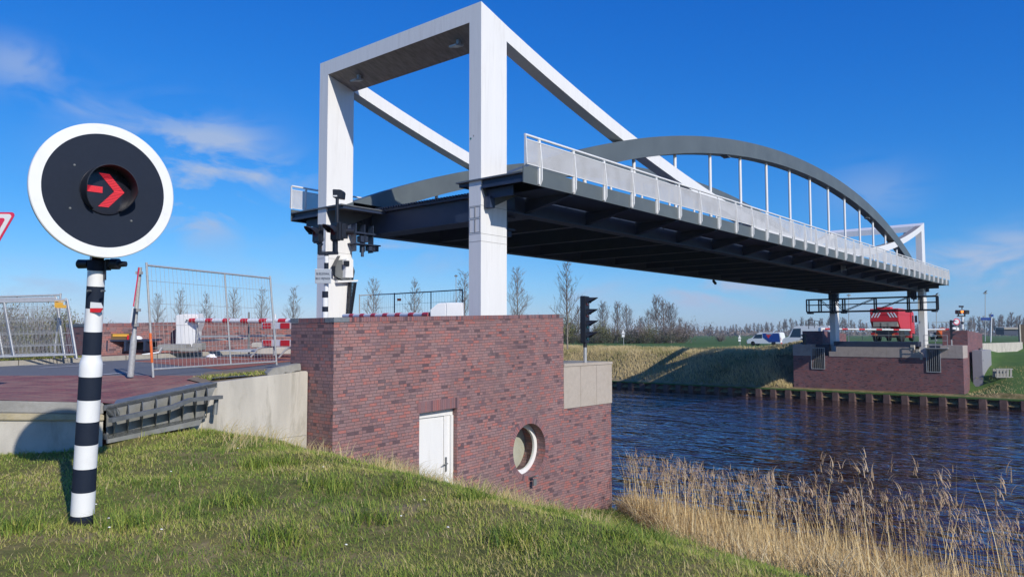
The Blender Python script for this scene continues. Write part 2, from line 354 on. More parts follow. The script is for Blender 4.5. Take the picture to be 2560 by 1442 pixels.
def glassmat():
    m, t, p = newmat('window_glass'); tr = N(t, 'ShaderNodeBsdfTransparent'); gl = N(t, 'ShaderNodeBsdfGlossy', i_Roughness=.02)
    tr.inputs[0].default_value = (.93, .96, .92, 1); lw = N(t, 'ShaderNodeLayerWeight', i_Blend=.5); fr = mth(t, 'ADD', mth(t, 'MULTIPLY', mth(t, 'POWER', lw.outputs['Facing'], 4.0), .7), .05); mx = N(t, 'ShaderNodeMixShader')
    t.links.new(fr, mx.inputs[0]); t.links.new(tr.outputs[0], mx.inputs[1]); t.links.new(gl.outputs[0], mx.inputs[2]); t.links.new(mx.outputs[0], t.nodes['Material Output'].inputs[0]); return m
M['glass'] = glassmat()
def watermat():
    m, t, p = newmat('canal_water'); p.inputs['Base Color'].default_value = (.034, .016, .012, 1); p.inputs['Roughness'].default_value = .06
    p.inputs['IOR'].default_value = 1.6
    g = N(t, 'ShaderNodeNewGeometry')
    mp1 = N(t, 'ShaderNodeMapping'); mp1.inputs['Scale'].default_value = (1.25, .62, 1); mp1.inputs['Rotation'].default_value = (0, 0, R_(22)); t.links.new(g.outputs['Position'], mp1.inputs[0])
    n1 = N(t, 'ShaderNodeTexNoise', i_Scale=1.15, i_Detail=2.5, i_Roughness=.5, i_Distortion=.9); t.links.new(mp1.outputs[0], n1.inputs[0])
    mp2 = N(t, 'ShaderNodeMapping'); mp2.inputs['Scale'].default_value = (1.2, .5, 1); mp2.inputs['Rotation'].default_value = (0, 0, R_(-14)); t.links.new(g.outputs['Position'], mp2.inputs[0])
    n2 = N(t, 'ShaderNodeTexNoise', i_Scale=.42, i_Detail=2.0, i_Roughness=.5); t.links.new(mp2.outputs[0], n2.inputs[0])
    h = mth(t, 'ADD', mth(t, 'MULTIPLY', n1.outputs['Fac'], .22), mth(t, 'MULTIPLY', n2.outputs['Fac'], .42))
    b = N(t, 'ShaderNodeBump', i_Strength=1.0, i_Distance=1.0); t.links.new(h, b.inputs['Height']); t.links.new(b.outputs[0], p.inputs['Normal'])
    return m
M['water'] = watermat()
def groundmat(name, cols, scale=1.5, bump=.5, patch=.15):
    m, t, p = newmat(name); p.inputs['Roughness'].default_value = .95; p.inputs['Specular IOR Level'].default_value = .1
    g = N(t, 'ShaderNodeNewGeometry')
    n = N(t, 'ShaderNodeTexNoise', i_Scale=scale, i_Detail=9.0, i_Roughness=.7); t.links.new(g.outputs['Position'], n.inputs[0])
    n2 = N(t, 'ShaderNodeTexNoise', i_Scale=patch, i_Detail=5.0, i_Roughness=.6); t.links.new(g.outputs['Position'], n2.inputs[0])
    f = mth(t, 'ADD', mth(t, 'MULTIPLY', n.outputs['Fac'], .55), mth(t, 'MULTIPLY', n2.outputs['Fac'], .45))
    cr = N(t, 'ShaderNodeValToRGB'); t.links.new(f, cr.inputs[0]); el = cr.color_ramp.elements
    while len(el) < len(cols): el.new(.5)
    for i, (e, c_) in enumerate(zip(el, cols)): e.position = .36+.28*i/(len(cols)-1); e.color = (*c_, 1)
    t.links.new(cr.outputs[0], p.inputs['Base Color'])
    b = N(t, 'ShaderNodeBump', i_Strength=bump, i_Distance=.1); t.links.new(n.outputs['Fac'], b.inputs['Height']); t.links.new(b.outputs[0], p.inputs['Normal'])
    return m
M['bank'] = groundmat('grass_ground', [(.08, .09, .025), (.13, .14, .04), (.21, .18, .07), (.30, .23, .13)], 3, .6, .5)
M['field'] = groundmat('field_green', [(.05, .095, .03), (.065, .125, .035), (.085, .145, .042), (.12, .155, .06)], .6, .3, .012)
M['drybank'] = groundmat('dry_grass_bank', [(.09, .085, .03), (.20, .155, .075), (.29, .225, .12), (.36, .29, .165)], 2.2, .9, .18)
def bladematt(name, cols, rough=.6, attr='tint', trans=.25):
    m, t, p = newmat(name); p.inputs['Roughness'].default_value = rough; p.inputs['Specular IOR Level'].default_value = .25
    a = N(t, 'ShaderNodeAttribute', attribute_name=attr); cr = N(t, 'ShaderNodeValToRGB'); t.links.new(a.outputs['Fac'], cr.inputs[0]); el = cr.color_ramp.elements
    while len(el) < len(cols): el.new(.5)
    for e, (q, c_) in zip(el, cols): e.position = q; e.color = (*c_, 1)
    t.links.new(cr.outputs[0], p.inputs['Base Color'])
    tl = N(t, 'ShaderNodeBsdfTranslucent'); t.links.new(cr.outputs[0], tl.inputs[0]); mx = N(t, 'ShaderNodeMixShader', i_0=trans)
    t.links.new(p.outputs[0], mx.inputs[1]); t.links.new(tl.outputs[0], mx.inputs[2]); t.links.new(mx.outputs[0], t.nodes['Material Output'].inputs[0]); return m
M['blade'] = bladematt('grass_blades', [(0, (.12, .20, .032)), (.3, (.26, .34, .052)), (.55, (.42, .43, .09)), (.76, (.52, .42, .15)), (1, (.68, .55, .30))])
M['reed'] = bladematt('reed_stems', [(0, (.26, .15, .055)), (.3, (.56, .38, .155)), (.7, (.74, .56, .28)), (1, (.86, .72, .43))], trans=.15)
M['plume'] = bladematt('reed_plumes', [(0, (.26, .16, .09)), (.5, (.46, .32, .19)), (1, (.68, .53, .36))], trans=.3)
# ================================================================ SETTING
WZ = -5.2                                      # canal water level (eye level is 0)
def zr(X): return -.72 + .026*(np.clip(X, -40, 16)-5.6)
PX = [-60, 0, 2, 4.5, 5.9, 6.55, 7.2, 7.9, 8.8, 9.88, 10.8, 12, 13.2, 14.5, 15.6, 16.6, 17.1, 17.7, 19.5]
PZ = [-1.46, -1.45, -1.44, -1.45, -1.47, -1.62, -1.9, -2.06, -2.38, -2.76, -3.15, -3.55, -3.85, -4.13, -4.3, -4.45, -4.75, -5.3, -6.2]
def hbank(X, Y):
    X = np.asarray(X, float); Y = np.asarray(Y, float); g = np.clip(10.65-Y, 0, 14)
    z = np.interp(X+.1*g, PX, PZ) - .02*g
    z = z + .035*np.sin(X*2.3+Y*1.1)*np.sin(Y*1.9-X*.7)+.02*np.sin(X*5.1)*np.cos(Y*4.3)
    return z
def Yw(X): return np.interp(X, [4.3, 6.1], [10.6, 11.36])
def gridmesh(name, xs, rows, hf, m, kind='structure', smooth=True):
    # rows: function (X, t) -> Y for t in list
    V = []; nx = len(xs); ts, yf = rows
    XX, TT = np.meshgrid(xs, ts); YY = yf(XX, TT); ZZ = hf(XX, YY)
    V = np.c_[XX.ravel(), YY.ravel(), ZZ.ravel()]; ny = len(ts)
    i = np.arange(nx-1)[None, :]+np.arange(ny-1)[:, None]*nx
    Fc = np.stack([i, i+1, i+1+nx, i+nx], -1).reshape(-1, 4)
    me = bpy.data.meshes.new(name); me.from_pydata(V.tolist(), [], Fc.tolist()); me.materials.append(m)
    if smooth: me.polygons.foreach_set('use_smooth', [True]*len(me.polygons))
    o = bpy.data.objects.new(name, me); C.objects.link(o); tag(o, kind=kind); return o
xs = np.r_[-3000, -600, -150, -60, -30, -15, np.arange(-8, 18.4, .2), 19.5]
ts = np.r_[-3000, -600, -150, -60, -30, -20, -14, np.arange(-10, 0, .2), 0.0]
bank = gridmesh('near_bank', xs, (ts, lambda X, T: np.where(X < 7.95, Yw(X), 10.65) + .1 + T), hbank, M['bank'])
# land behind the retaining wall: the road embankment, and the polder beyond it
def hemb(X, Y):
    rd = zr(X)-.03; lo = -1.75
    t = np.clip((Y-22.6)/2.6, 0, 1); z = rd*(1-t)+lo*t
    e = np.clip((X-13.5)/4.5, 0, 1); return np.where(Y > 22.7, z*(1-e)+(-5.9)*e, np.where(X > 7.9, np.minimum(z, -1.2), np.where(Y < 12.5, -1.3, z)))
emb = gridmesh('embankment_ground', np.r_[-3000, -300, -60, -20, -8, np.arange(-4, 18.1, 1)], (np.r_[0, 1, 3, 6, 9, 11, 12, 13, 14, 20, 60, 300, 3000], lambda X, T: np.where(X < 6.9, Yw(X), 11.45)+.15+T), hemb, M['field'])
wm = MB().add([(12, -3000, WZ), (63.5, -3000, WZ), (63.5, 3000, WZ), (12, 3000, WZ)], [(0, 1, 2, 3)]).build('canal_water', M['water']); tag(wm, kind='structure')
# far side: bank slope, polder and the road dike
def hfar(X, Y):
    n = .25*np.sin(X*.31+Y*.17)*np.sin(Y*.23)+.12*np.sin(Y*.9+X)
    z = np.interp(X, [61.9, 62.6, 64.5, 66.5, 72, 200], [-5.0, -4.45, -3.0, -2.0, -1.68, -1.7])+np.where((X > 62.8) & (X < 75), n*.5, 0)
    z = np.where(Y < 10.4, np.interp(X, [61.9, 62.6, 66.4, 70, 76, 200], [-5.0, -4.45, -3.35, -2.5, -1.75, -1.7])+np.where((X > 63) & (X < 75), n*.4, 0), z)
    mid = 16.7; d = np.abs(Y-mid)
    z = z + np.where((X > 62) & (X < 66.5), (np.minimum(z, -4.45)-z)*np.clip((8.6-d)/2.0, 0, 1), 0); k = np.clip((12.6-d)/5.0, 0, 1)*((Y > 10.6) | (X > 88))*np.clip((X-66)/4, 0, 1)*np.clip((150-X)/50, 0, 1)
    k2 = np.clip((8.0-np.clip(16-Y, 0, 99))/10., 0, 1)*(Y < 12)*np.clip((X-73)/8, 0, 1)*np.clip((150-X)/50, 0, 1)
    k = np.maximum(k, k2)
    z = z*(1-k)+(-.86)*k
    z = np.where((X > 64.3) & (X < 71) & (np.abs(Y-mid) < 5.6), -3.4, z)
    return z
fx = np.r_[61.9, 62.3, 62.7, np.arange(63.2, 80, .8), 84, 90, 100, 120, 150, 200, 400, 1000, 3000, 7000]
fy = np.r_[-7000, -2000, -500, -200, -100, -50, np.arange(-30, 60, 1.), 65, 70, 80, 100, 150, 250, 500, 2000, 7000]
far = gridmesh('far_bank', fx, (fy, lambda X, T: T+0*X), hfar, [M['drybank']][0])
far.data.materials.append(M['field'])
for p_ in far.data.polygons:
    c_ = p_.center
    if c_.x > 72 or (c_.y < 10.4 and c_.x > 70) or (c_.y < 11 and c_.x > 63.5 and c_.y > 5.5) : p_.material_index = 1
def flat(name, pts, m, dz=.004, kind='structure'):
    V = [(p[0], p[1], (zr(p[0]) if len(p) < 3 else p[2])+dz) for p in pts]
    o = MB().add(V, [tuple(range(len(V)))]).build(name, m); tag(o, kind=kind); return o
pf = [onZ(0, 940, -.75), onZ(320, 941.5, -.73), onZ(540, 941, -.705)]
# road surface behind the wall: asphalt, red cycle lanes, brick pavers, lines
flat('road', [(-40, 14.0), (pf[0].x-4, pf[0].y+.5), (pf[0].x, pf[0].y), (pf[1].x, pf[1].y), (pf[2].x, pf[2].y), (6.15, 11.5), (7.95, 11.5), (7.95, 11.98), (14.6, 11.98), (14.6, 21.38), (7.95, 21.38), (7.6, 20.1), (-40, 20.1)], M['asph'], .004)
ED = [(-8, 10.62, -.90), (3.0, 10.62, -.785), (4.15, 10.62, -.895), (4.36, 10.66, -.925), (5.2, 11.02, -.86), (6.12, 11.40, -.785), (6.3, 11.5, -.75)]
BK = [(-8, 16.5), (pf[0].x, pf[0].y), ((pf[0].x+pf[1].x)/2, (pf[0].y+pf[1].y)/2), (pf[1].x, pf[1].y), (pf[1].x*.6+pf[2].x*.4, pf[1].y*.6+pf[2].y*.4), (pf[2].x, pf[2].y), (pf[2].x+.05, pf[2].y)]
V = []; nr = 7
for k in range(nr+1):
    t = k/nr
    for (x0, y0, z0), (x1, y1) in zip(ED, BK): V.append((x0+(x1-x0)*t, y0+(y1-y0)*t, z0*(1-t)**1.0+(float(zr(x1))+.011)*t))
nc = len(ED); pv = MB().add(V, [(k*nc+i, k*nc+i+1, (k+1)*nc+i+1, (k+1)*nc+i) for k in range(nr) for i in range(nc-1)]).build('brick_pavement', M['paver']); tag(pv, kind='structure')
def gz(px, py):                                 # point of the sloping road under a pixel
    z = -.7
    for _ in range(8): p = onZ(px, py, z); z = float(zr(p.x))
    return (p.x, p.y)
flat('cycle_lane', [gz(330, 903), gz(560, 925), gz(720, 905), (14.6, 12.1), (14.6, 19.2), gz(640, 889)], M['asphr'], .009)
for a, b, wd in (((60, 915.5), (182, 909), .10), ((100, 921), (262, 911.5), .10), ((258, 937.5), (340, 931), .12), ((440, 922), (545, 913), .10), ((500, 897), (730, 901), .10), ((338, 907.5), (424, 903.5), .08)):
    p, q = Vector((*gz(*a), 0)), Vector((*gz(*b), 0)); d = (q-p).normalized(); n_ = Vector((-d.y, d.x, 0))*wd/2
    flat('road_marking', [tuple((p-n_)[:2]), tuple((q-n_)[:2]), tuple((q+n_)[:2]), tuple((p+n_)[:2])], M['line'], .015)
# kerb and raised footway on the far side of the road
kb = MB()
for i in range(26):
    x0 = -6+i*.8; kb.hexa([(x0+.01, 20.0, float(zr(x0))-.1), (x0+.79, 20.0, float(zr(x0+.8))-.1), (x0+.79, 20.15, float(zr(x0+.8))-.1), (x0+.01, 20.15, float(zr(x0))-.1),
                            (x0+.01, 20.02, float(zr(x0))+.12), (x0+.79, 20.02, float(zr(x0+.8))+.12), (x0+.79, 20.15, float(zr(x0+.8))+.12), (x0+.01, 20.15, float(zr(x0))+.12)])
tag(kb.build('kerb', M['kerb']), kind='structure')
flat('footway', [(7.6, 20.15), (14.6, 20.15), (14.6, 21.4), (7.6, 21.4)], M['paver'], .115)
flat('verge', [(-40, 20.15), (7.6, 20.15), (7.6, 22.7), (-40, 22.7)], M['bank'], .10)
fvz = lambda x: float(np.interp(x, [6.0, 6.15, 7.87], [-.775, -.762, -.648]))
fv = [(x, 11.5+.0, fvz(x)+.012) for x in (6.0, 6.6, 7.2, 7.9)]; fm_ = [(x, 12.0, fvz(x)*.4+(float(zr(x))+.03)*.6) for x in (6.0, 6.6, 7.2, 7.9)]; fb_ = [(x+.1*(i == 0), yy_, float(zr(x))+.02) for i, (x, yy_) in enumerate(((6.25, 12.2), (6.8, 12.9), (7.3, 13.0), (7.9, 12.7)))]
fvo = MB().add(fv+fm_+fb_, [(r*4+i, r*4+i+1, r*4+5+i, r*4+4+i) for r in range(2) for i in range(3)]).build('front_verge', M['soil']); tag(fvo, kind='structure')


# ================================================================ NEAR ABUTMENT
def zt(X): return .291 + .0283*(X-7.896)        # top of the side block, rising toward the water
X0, X1, X2 = 7.90, 14.55, 16.65; YA = 10.65
def ring(x0, x1, y, thick, z0, z1): pass
room = thing('machine_room', 'near dark red brick bridge abutment block with white door, round window and beige panels', 'abutment', (X0, YA, -4))
wl = MB(); zc = .082
wl.prism([(X0, YA, -6.5), (X1, YA, -6.5), (X1, YA, zt(X1)-zc), (X0, YA, zt(X0)-zc)], (0, 1.28, 0))
wall = wl.build('brick_wall', M['brick'], room)
cl = []
c1 = MB().hexa([(9.90, 10.3, -5), (10.93, 10.3, -5), (10.93, 11.6, -5), (9.90, 11.6, -5), (9.90, 10.3, -1.50), (10.93, 10.3, -1.47), (10.93, 11.6, -1.47), (9.90, 11.6, -1.50)]).build('cut', M['brick'])
WC = Vector((13.25, YA, -2.57)); WR = .575
c2 = MB().lathe([(WR, -.6), (WR, 1.05)], WC, (0, 1, 0), 64).build('cut', M['brick'])
off = locof(room)
for c_ in (c1, c2): c_.location = (0, 0, 0)
bpy.context.view_layer.update()
cut(wall, [c1, c2])
cop = MB()
cop.hexa([(X0+.32, YA-.012, zt(X0+.32)-zc+.001), (X1-.18, YA-.012, zt(X1-.18)-zc+.001), (X1-.18, YA+1.29, zt(X1-.18)-zc+.001), (X0+.32, YA+1.29, zt(X0+.32)-zc+.001),
          (X0+.32, YA-.012, zt(X0+.32)), (X1-.18, YA-.012, zt(X1-.18)), (X1-.18, YA+1.29, zt(X1-.18)), (X0+.32, YA+1.29, zt(X0+.32))])
cop.build('brick_coping', M['brickv'], room)
for (a, b) in ((X0-.012, X0+.318), (X1-.178, X1+.012)):
    for (c0, c1_) in ((YA-.014, YA+.25), (YA+1.04, YA+1.292)):
        MB().hexa([(a, c0, zt(a)-zc+.002), (b, c0, zt(b)-zc+.002), (b, c1_, zt(b)-zc+.002), (a, c1_, zt(a)-zc+.002), (a, c0, zt(a)+.002), (b, c0, zt(b)+.002), (b, c1_, zt(b)+.002), (a, c1_, zt(a)+.002)]).build('corner_stone', M['bluest'], room)
    MB().hexa([(a+.004, YA+.252, zt(a)-zc+.002), (b-.004, YA+.252, zt(b)-zc+.002), (b-.004, YA+1.038, zt(b)-zc+.002), (a+.004, YA+1.038, zt(a)-zc+.002),
               (a+.004, YA+.252, zt(a)+.001), (b-.004, YA+.252, zt(b)+.001), (b-.004, YA+1.038, zt(b)+.001), (a+.004, YA+1.038, zt(a)+.001)]).build('end_coping', M['brickv'], room)
MB().hexa([(9.86, YA-.006, -1.495), (10.97, YA-.006, -1.462), (10.97, YA+.1, -1.462), (9.86, YA+.1, -1.495), (9.86, YA-.006, -1.29), (10.97, YA-.006, -1.258), (10.97, YA+.1, -1.258), (9.86, YA+.1, -1.29)]).build('door_lintel', M['brickv'], room)
# door leaf, frame, handle (set back in the opening)
yd = YA+.13
door = MB().box(9.95, 10.70, yd+.03, yd+.075, -3.62, -1.62).build('door', M['white'], room, bevel=.004)
fr = MB().box(9.902, 9.948, yd, yd+.10, -3.62, -1.62).box(10.703, 10.928, yd+.012, yd+.10, -3.62, -1.62).box(9.902, 10.928, yd-.004, yd+.10, -1.617, -1.50)
fr.box(10.86, 10.926, yd-.03, yd+.012, -3.62, -1.618); fr.build('door_frame', M['white'], door, bevel=.004)
hd = MB().box(10.725, 10.762, yd-.014, yd+.010, -2.72, -2.44).tube((10.745, yd+.01, -2.56), (10.745, yd-.055, -2.56), .011).tube((10.745, yd-.05, -2.56), (10.61, yd-.05, -2.575), .011)
hd.build('door_handle', M['galvd'], door, smooth=40)
MB().box(9.902, 10.928, yd+.11, yd+.16, -5, -1.5).build('door_backing', M['steeld'], room)
# round window: ring of radial bricks, white frame, glass, drain spout
rb = MB().lathe([(WR+.001, -.004), (.70, -.004), (.70, .05), (WR+.001, .05)], WC, (0, 1, 0), 72, closed=False)
rb.add([], []); rb.build('brick_ring', brickmat('brick_ring_bond', radial=(WC.x, WC.z, 74), tint=(.95, .9, .95)), room)
wf = MB().lathe([(WR-.003, .24), (WR-.10, .24), (WR-.10, .30), (WR-.003, .30), (WR-.003, .24)], WC, (0, 1, 0), 72, closed=False).build('window_frame', M['white'], room, smooth=40)
MB().add([(WC.x+math.cos(a_)*(WR-.102), YA+.27, WC.z+math.sin(a_)*(WR-.102)) for a_ in [2*math.pi*i/72 for i in range(72)]], [tuple(range(72))]).build('glass', M['glass'], wf)
MB().lathe([(WR-.004, .60), (WR-.004, .62)], WC, (0, 1, 0), 48).build('room_back', M['conc'], room)
sp = MB().obox((WC.x+.01, YA-.06, WC.z-WR-.03), (1, 0, 0), (0, 1, -.35), (0, .35, 1), .10, .30, .03).box(WC.x-.04, WC.x+.06, YA-.15, YA-.12, WC.z-WR-.2, WC.z-WR-.06)
sp.build('drain_spout', M['galvd'], room)
# lower water-side part with beige panels
lw = MB().box(X1+.002, X2, YA+.02, 22.68, -6.5, -1.775); lw.build('lower_wall', M['brickl'], room)
MB().box(X1+.002, X2-.06, YA+.10, 11.9, -1.775, -.70).box(X1+.002, X2-.06, 21.4, 22.6, -1.775, -.70).box(X1+.002, X2-.06, 11.9, 21.4, -1.775, -1.0).build('core', M['concd'], room)
for i in range(3):
    a = X1+.004+i*.70; b = a+.692 if i < 2 else X2+.012
    MB().box(a, b, YA-.006, YA+.095, -1.770, -.775).build('facing_panel', M['panel'], room, bevel=.004)
MB().box(X2-.055, X2+.010, YA+.097, 11.9, -1.770, -.775).build('facing_panel', M['panel'], room, bevel=.004)
MB().box(X1+.004, X2+.03, YA-.02, 12.0, -.772, -.705).build('panel_cap', M['panel'], room, bevel=.006)
# far-side parapet block of the same abutment
pb = thing('parapet_block', 'low red brick parapet block across the road behind the bench and barrier', 'parapet wall', (X0, 21.4, -.6))
MB().prism([(X0, 21.4, -6.5), (X1, 21.4, -6.5), (X1, 21.4, zt(X1)-zc), (X0, 21.4, zt(X0)-zc)], (0, 1.28, 0)).build('brick_wall', M['brick'], pb)
MB().hexa([(X0+.3, 21.388, zt(X0+.3)-zc+.001), (X1+.01, 21.388, zt(X1)-zc+.001), (X1+.01, 22.69, zt(X1)-zc+.001), (X0+.3, 22.69, zt(X0+.3)-zc+.001),
           (X0+.3, 21.388, zt(X0+.3)), (X1+.01, 21.388, zt(X1)), (X1+.01, 22.69, zt(X1)), (X0+.3, 22.69, zt(X0+.3))]).build('brick_coping', M['brickv'], pb)
MB().box(X0-.01, X0+.298, 21.386, 22.69, zt(X0)-zc+.002, zt(X0)+.003).build('corner_stone', M['bluest'], pb)

# ================================================================ RETAINING WALLS, guard rail
rw = thing('retaining_wall', 'pale stained concrete retaining wall between grass bank and road', 'retaining wall', (6.1, 11.36, -2))
MB().prism([(5.75, 11.36, -3.5), (7.885, 11.36, -3.5), (7.885, 11.36, -.655), (7.86, 11.36, -.64), (6.15, 11.36, -.76), (5.75, 11.36, -.79)], (0, .32, 0)).build('wall', mat('stained_concrete', (.50, .465, .40), .85, var=.22, scale=1.6, dirt=(.22, .20, .15), dscale=1.9, damt=1.0, bump=.25, bscale=60, stretch=(1.6, 1, .35)), rw, bevel=.012)
MB().box(5.95, 5.955, 11.355, 11.362, -2.3, -1.2).box(6.9, 7.88, 11.356, 11.362, -1.765, -1.757).build('joint', M['concd'], rw)
lwall = thing('road_edge_wall', 'low concrete edge wall of the brick pavement with yellowish ledge and disc shadow', 'retaining wall', (0, 10.6, -1.4))
def strip(a, b, y, dy, m, nm, bev=0):
    xs_ = (-8, 3.0, 4.18); zt3 = (-.90, -.785, -.895)
    MB().prism([(x, y, z+b if b is not None else -2.6) for x, z in zip(xs_, zt3)]+[(x, y, z+a) for x, z in reversed(list(zip(xs_, zt3)))], (0, dy, 0)).build(nm, m, lwall, bevel=bev)
strip(-.24, None, 10.6, .3, M['conc'], 'wall')
strip(-.155, -.238, 10.565, .33, mat('yellowed_ledge', (.42, .36, .24), .85, var=.25, scale=4, dirt=(.42, .33, .12), dscale=2.5, damt=.9, bump=.3), 'ledge', .01)
strip(-.005, -.153, 10.59, .3, M['concd'], 'coping', .012)
gr = thing('guide_rail', 'bent weathered galvanised guard structure with triangular fins at pavement corner', 'guard rail', (4.3, 10.6, -1))
def GP(px, py, out=0):                          # on the vertical plane through the guard rail
    n_ = Vector((-(11.36-10.6), 1.95, 0)).normalized(); P0 = Vector((4.22, 10.58, 0)) - n_*out
    d = ray(px, py); t = P0.dot(n_)/d.dot(n_); return d*t
MB().prism([GP(262, 1014), GP(543, 955), GP(543, 963), GP(262, 1023)], (-.1, .25, .0)).build('top_plate', M['galvd'], gr)
MB().prism([GP(262, 1023), GP(543, 963), GP(543, 966), GP(262, 1026)], (-.01, .02, .0)).build('web', M['galvd'], gr)
MB().prism([GP(268, 1015), GP(543, 957), GP(500, 1062), GP(268, 1108)], (-.005, .02, 0)).build('back_plate', mat('guard_back_plate', (.30, .30, .28), .6, .2, var=.25, scale=5, dirt=(.22, .23, .12), dscale=3, damt=.7), gr)
fin = MB()
def onG(px, f):                                 # rail polyline height in the image
    return np.interp(px, f[0], f[1])
topl = ([262, 543], [1022, 962]); raill = ([270, 300, 430, 480, 553], [1046, 1040, 1012, 996, 990]); botl = ([262, 520], [1095, 1043])
for px in (283, 318, 353, 388, 422, 455, 487, 515):
    a = GP(px, onG(px, topl)+1); b = GP(px, onG(px, raill)-2); o_ = GP(px+4, onG(px+4, raill)-2, .20)
    fin.prism([a, b, o_, GP(px+3, onG(px+3, topl)+2, .16)], (.012, .004, 0))
    b2 = GP(px, onG(px, botl)); o2 = GP(px+4, onG(px+4, raill)+7, .2); a2 = GP(px, onG(px, raill)+6)
    fin.prism([a2, o2, b2], (.012, .004, 0))
fin.build('fin', M['galvd'], gr)
rl = MB(); pts = [GP(px, py, .22) for px, py in ((276, 1050), (300, 1045), (430, 1017), (475, 999), (553, 992))]
for a, b in zip(pts[:-1], pts[1:]): rl.bar(a, b, .07, .055)
rl.build('rail', M['galvd'], gr)
MB().prism([GP(264, 1021), GP(290, 1016, .22), GP(300, 1030, .24), GP(300, 1046, .24), GP(283, 1040, .12), GP(268, 1036)], (.004, .012, 0)).build('end_plate', M['galvd'], gr)
MB().tube(GP(541, 995, .15), GP(537, 1036, .15), .035, 12).build('drain_pipe', M['galvd'], gr, smooth=50)
MB().prism([GP(268, 1085), GP(515, 1038), GP(515, 1045), GP(268, 1098)], (-.05, .1, 0)).build('bottom_plate', M['galvd'], gr)
# ================================================================ BRIDGE
XM = 40.4; XA, XB = 14.33, 15.366; YN0, YN1, YF0, YF1 = 13.126, 13.554, 19.80, 20.243
def mir(x): return 2*XM-x
br = thing('lift_bridge', 'raised steel lift bridge with white portal frames, grey arches and white railings', 'bridge', (XM, 16.7, 3.4))
SP = 1.5; XR0, XR1 = 14.29, 67.06
def strut_z(x): return 4.80+.00588*(x-XM)**2
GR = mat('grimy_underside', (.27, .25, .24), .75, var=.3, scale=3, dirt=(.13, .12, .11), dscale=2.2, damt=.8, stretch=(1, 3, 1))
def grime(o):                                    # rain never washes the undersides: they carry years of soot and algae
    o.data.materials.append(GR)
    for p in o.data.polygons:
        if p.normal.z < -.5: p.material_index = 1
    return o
def arch_z(x): d = x-XM; return 8.92-.0061*d*d-1.9e-6*d**4
for far_ in (0, 1):
    f = mir if far_ else (lambda x: x)
    po = None
    col = []
    for (ya, yb) in ((YN0, YN1), (YF0, YF1)):
        P = [(f(XA), ya, -3.5), (f(XB), ya, -3.5), (f(XB), ya, strut_z(XB)), (f(XA), ya, 8.813)]
        col.append(P)
    mb = MB().prism([(f(XA), YN1, 8.351), (f(XB), YN1, 8.04), (f(XB), YN1, strut_z(XB)), (f(XA), YN1, 8.813)], (0, YF0-YN1, 0))
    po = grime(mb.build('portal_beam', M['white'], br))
    for P, (ya, yb) in zip(col, ((YN0, YN1), (YF0, YF1))):
        c_ = MB().prism(P, (0, yb-ya, 0)).build('column', M['white'], po)
        j = MB()
        xf = f(XA); s_ = -1 if not far_ else 1
        if not far_:
            for z0 in (2.42, 2.62, 3.36): j.box(XA-.004, XB+.004, ya-.004, yb+.002, z0, z0+.008)
            for (za, zb) in ((2.66, 3.02), (3.05, 3.34)):
                for (a, b) in ((ya+.03, ya+.2), (ya+.22, yb-.03)):
                    j.box(XA-.008, XA, a, a+.008, za, zb).box(XA-.008, XA, b-.008, b, za, zb).box(XA-.008, XA, a, b, za, za+.008).box(XA-.008, XA, a, b, zb-.008, zb)
            j.build('column_joint', M['concd'], po)
    for yy in ((YN1+.85, YF0-1.0)):
        lx = f(XA+.45); lz = 8.351-.45*.30
        l = MB().box(lx-.05, lx+.05, yy-.05, yy+.05, lz-.13, lz+.02).obox((lx-.08*(1 if not far_ else -1), yy, lz-.18), (1, 0, .25), (0, 1, 0), (-.25, 0, 1), .34, .26, .05)
        l.box(lx+.06, lx+.14, yy+.05, yy+.15, lz-.12, lz+.02)
        l.build('floodlight', M['galvd'] if False else mat('lamp_grey', (.45, .46, .48), .4, .4), po, bevel=.006)
mk = MB(); cx_ = XA-.004                         # small stickers and marks on the road face of the near column
p_ = onX(1177, 347, XA)
MB().lathe([(.028, 0), (.028, .003)], (XA-.004, p_.y, p_.z), (1, 0, 0), 14).build('sticker', mat('green_sticker', (.01, .20, .18), .4), br)
q_ = onX(1184, 340, XA); mk.box(XA-.003, XA, q_.y-.015, q_.y+.015, q_.z-.02, q_.z+.02)
mk.build('mark', M['concd'], br)
for (ya, yb) in ((YN0+.003, YN1-.003), (YF0+.003, YF1-.003)):    # curved ties sweeping from portal top to deck and up again
    n = 48; up_, lo_ = [], []
    m_ = MB(); V = []; xsn = [XB+(mir(XB)-XB)*i/n for i in range(n+1)]
    for x in xsn: V += [(x, ya, strut_z(x)), (x, yb, strut_z(x)), (x, yb, strut_z(x)-.445), (x, ya, strut_z(x)-.445)]
    fs = []
    for i in range(n):
        a = 4*i
        for k in range(4): fs.append((a+k, a+(k+1) % 4, a+4+(k+1) % 4, a+4+k))
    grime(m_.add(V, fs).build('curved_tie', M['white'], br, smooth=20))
hx = [XM+3*k for k in range(-7, 8)]
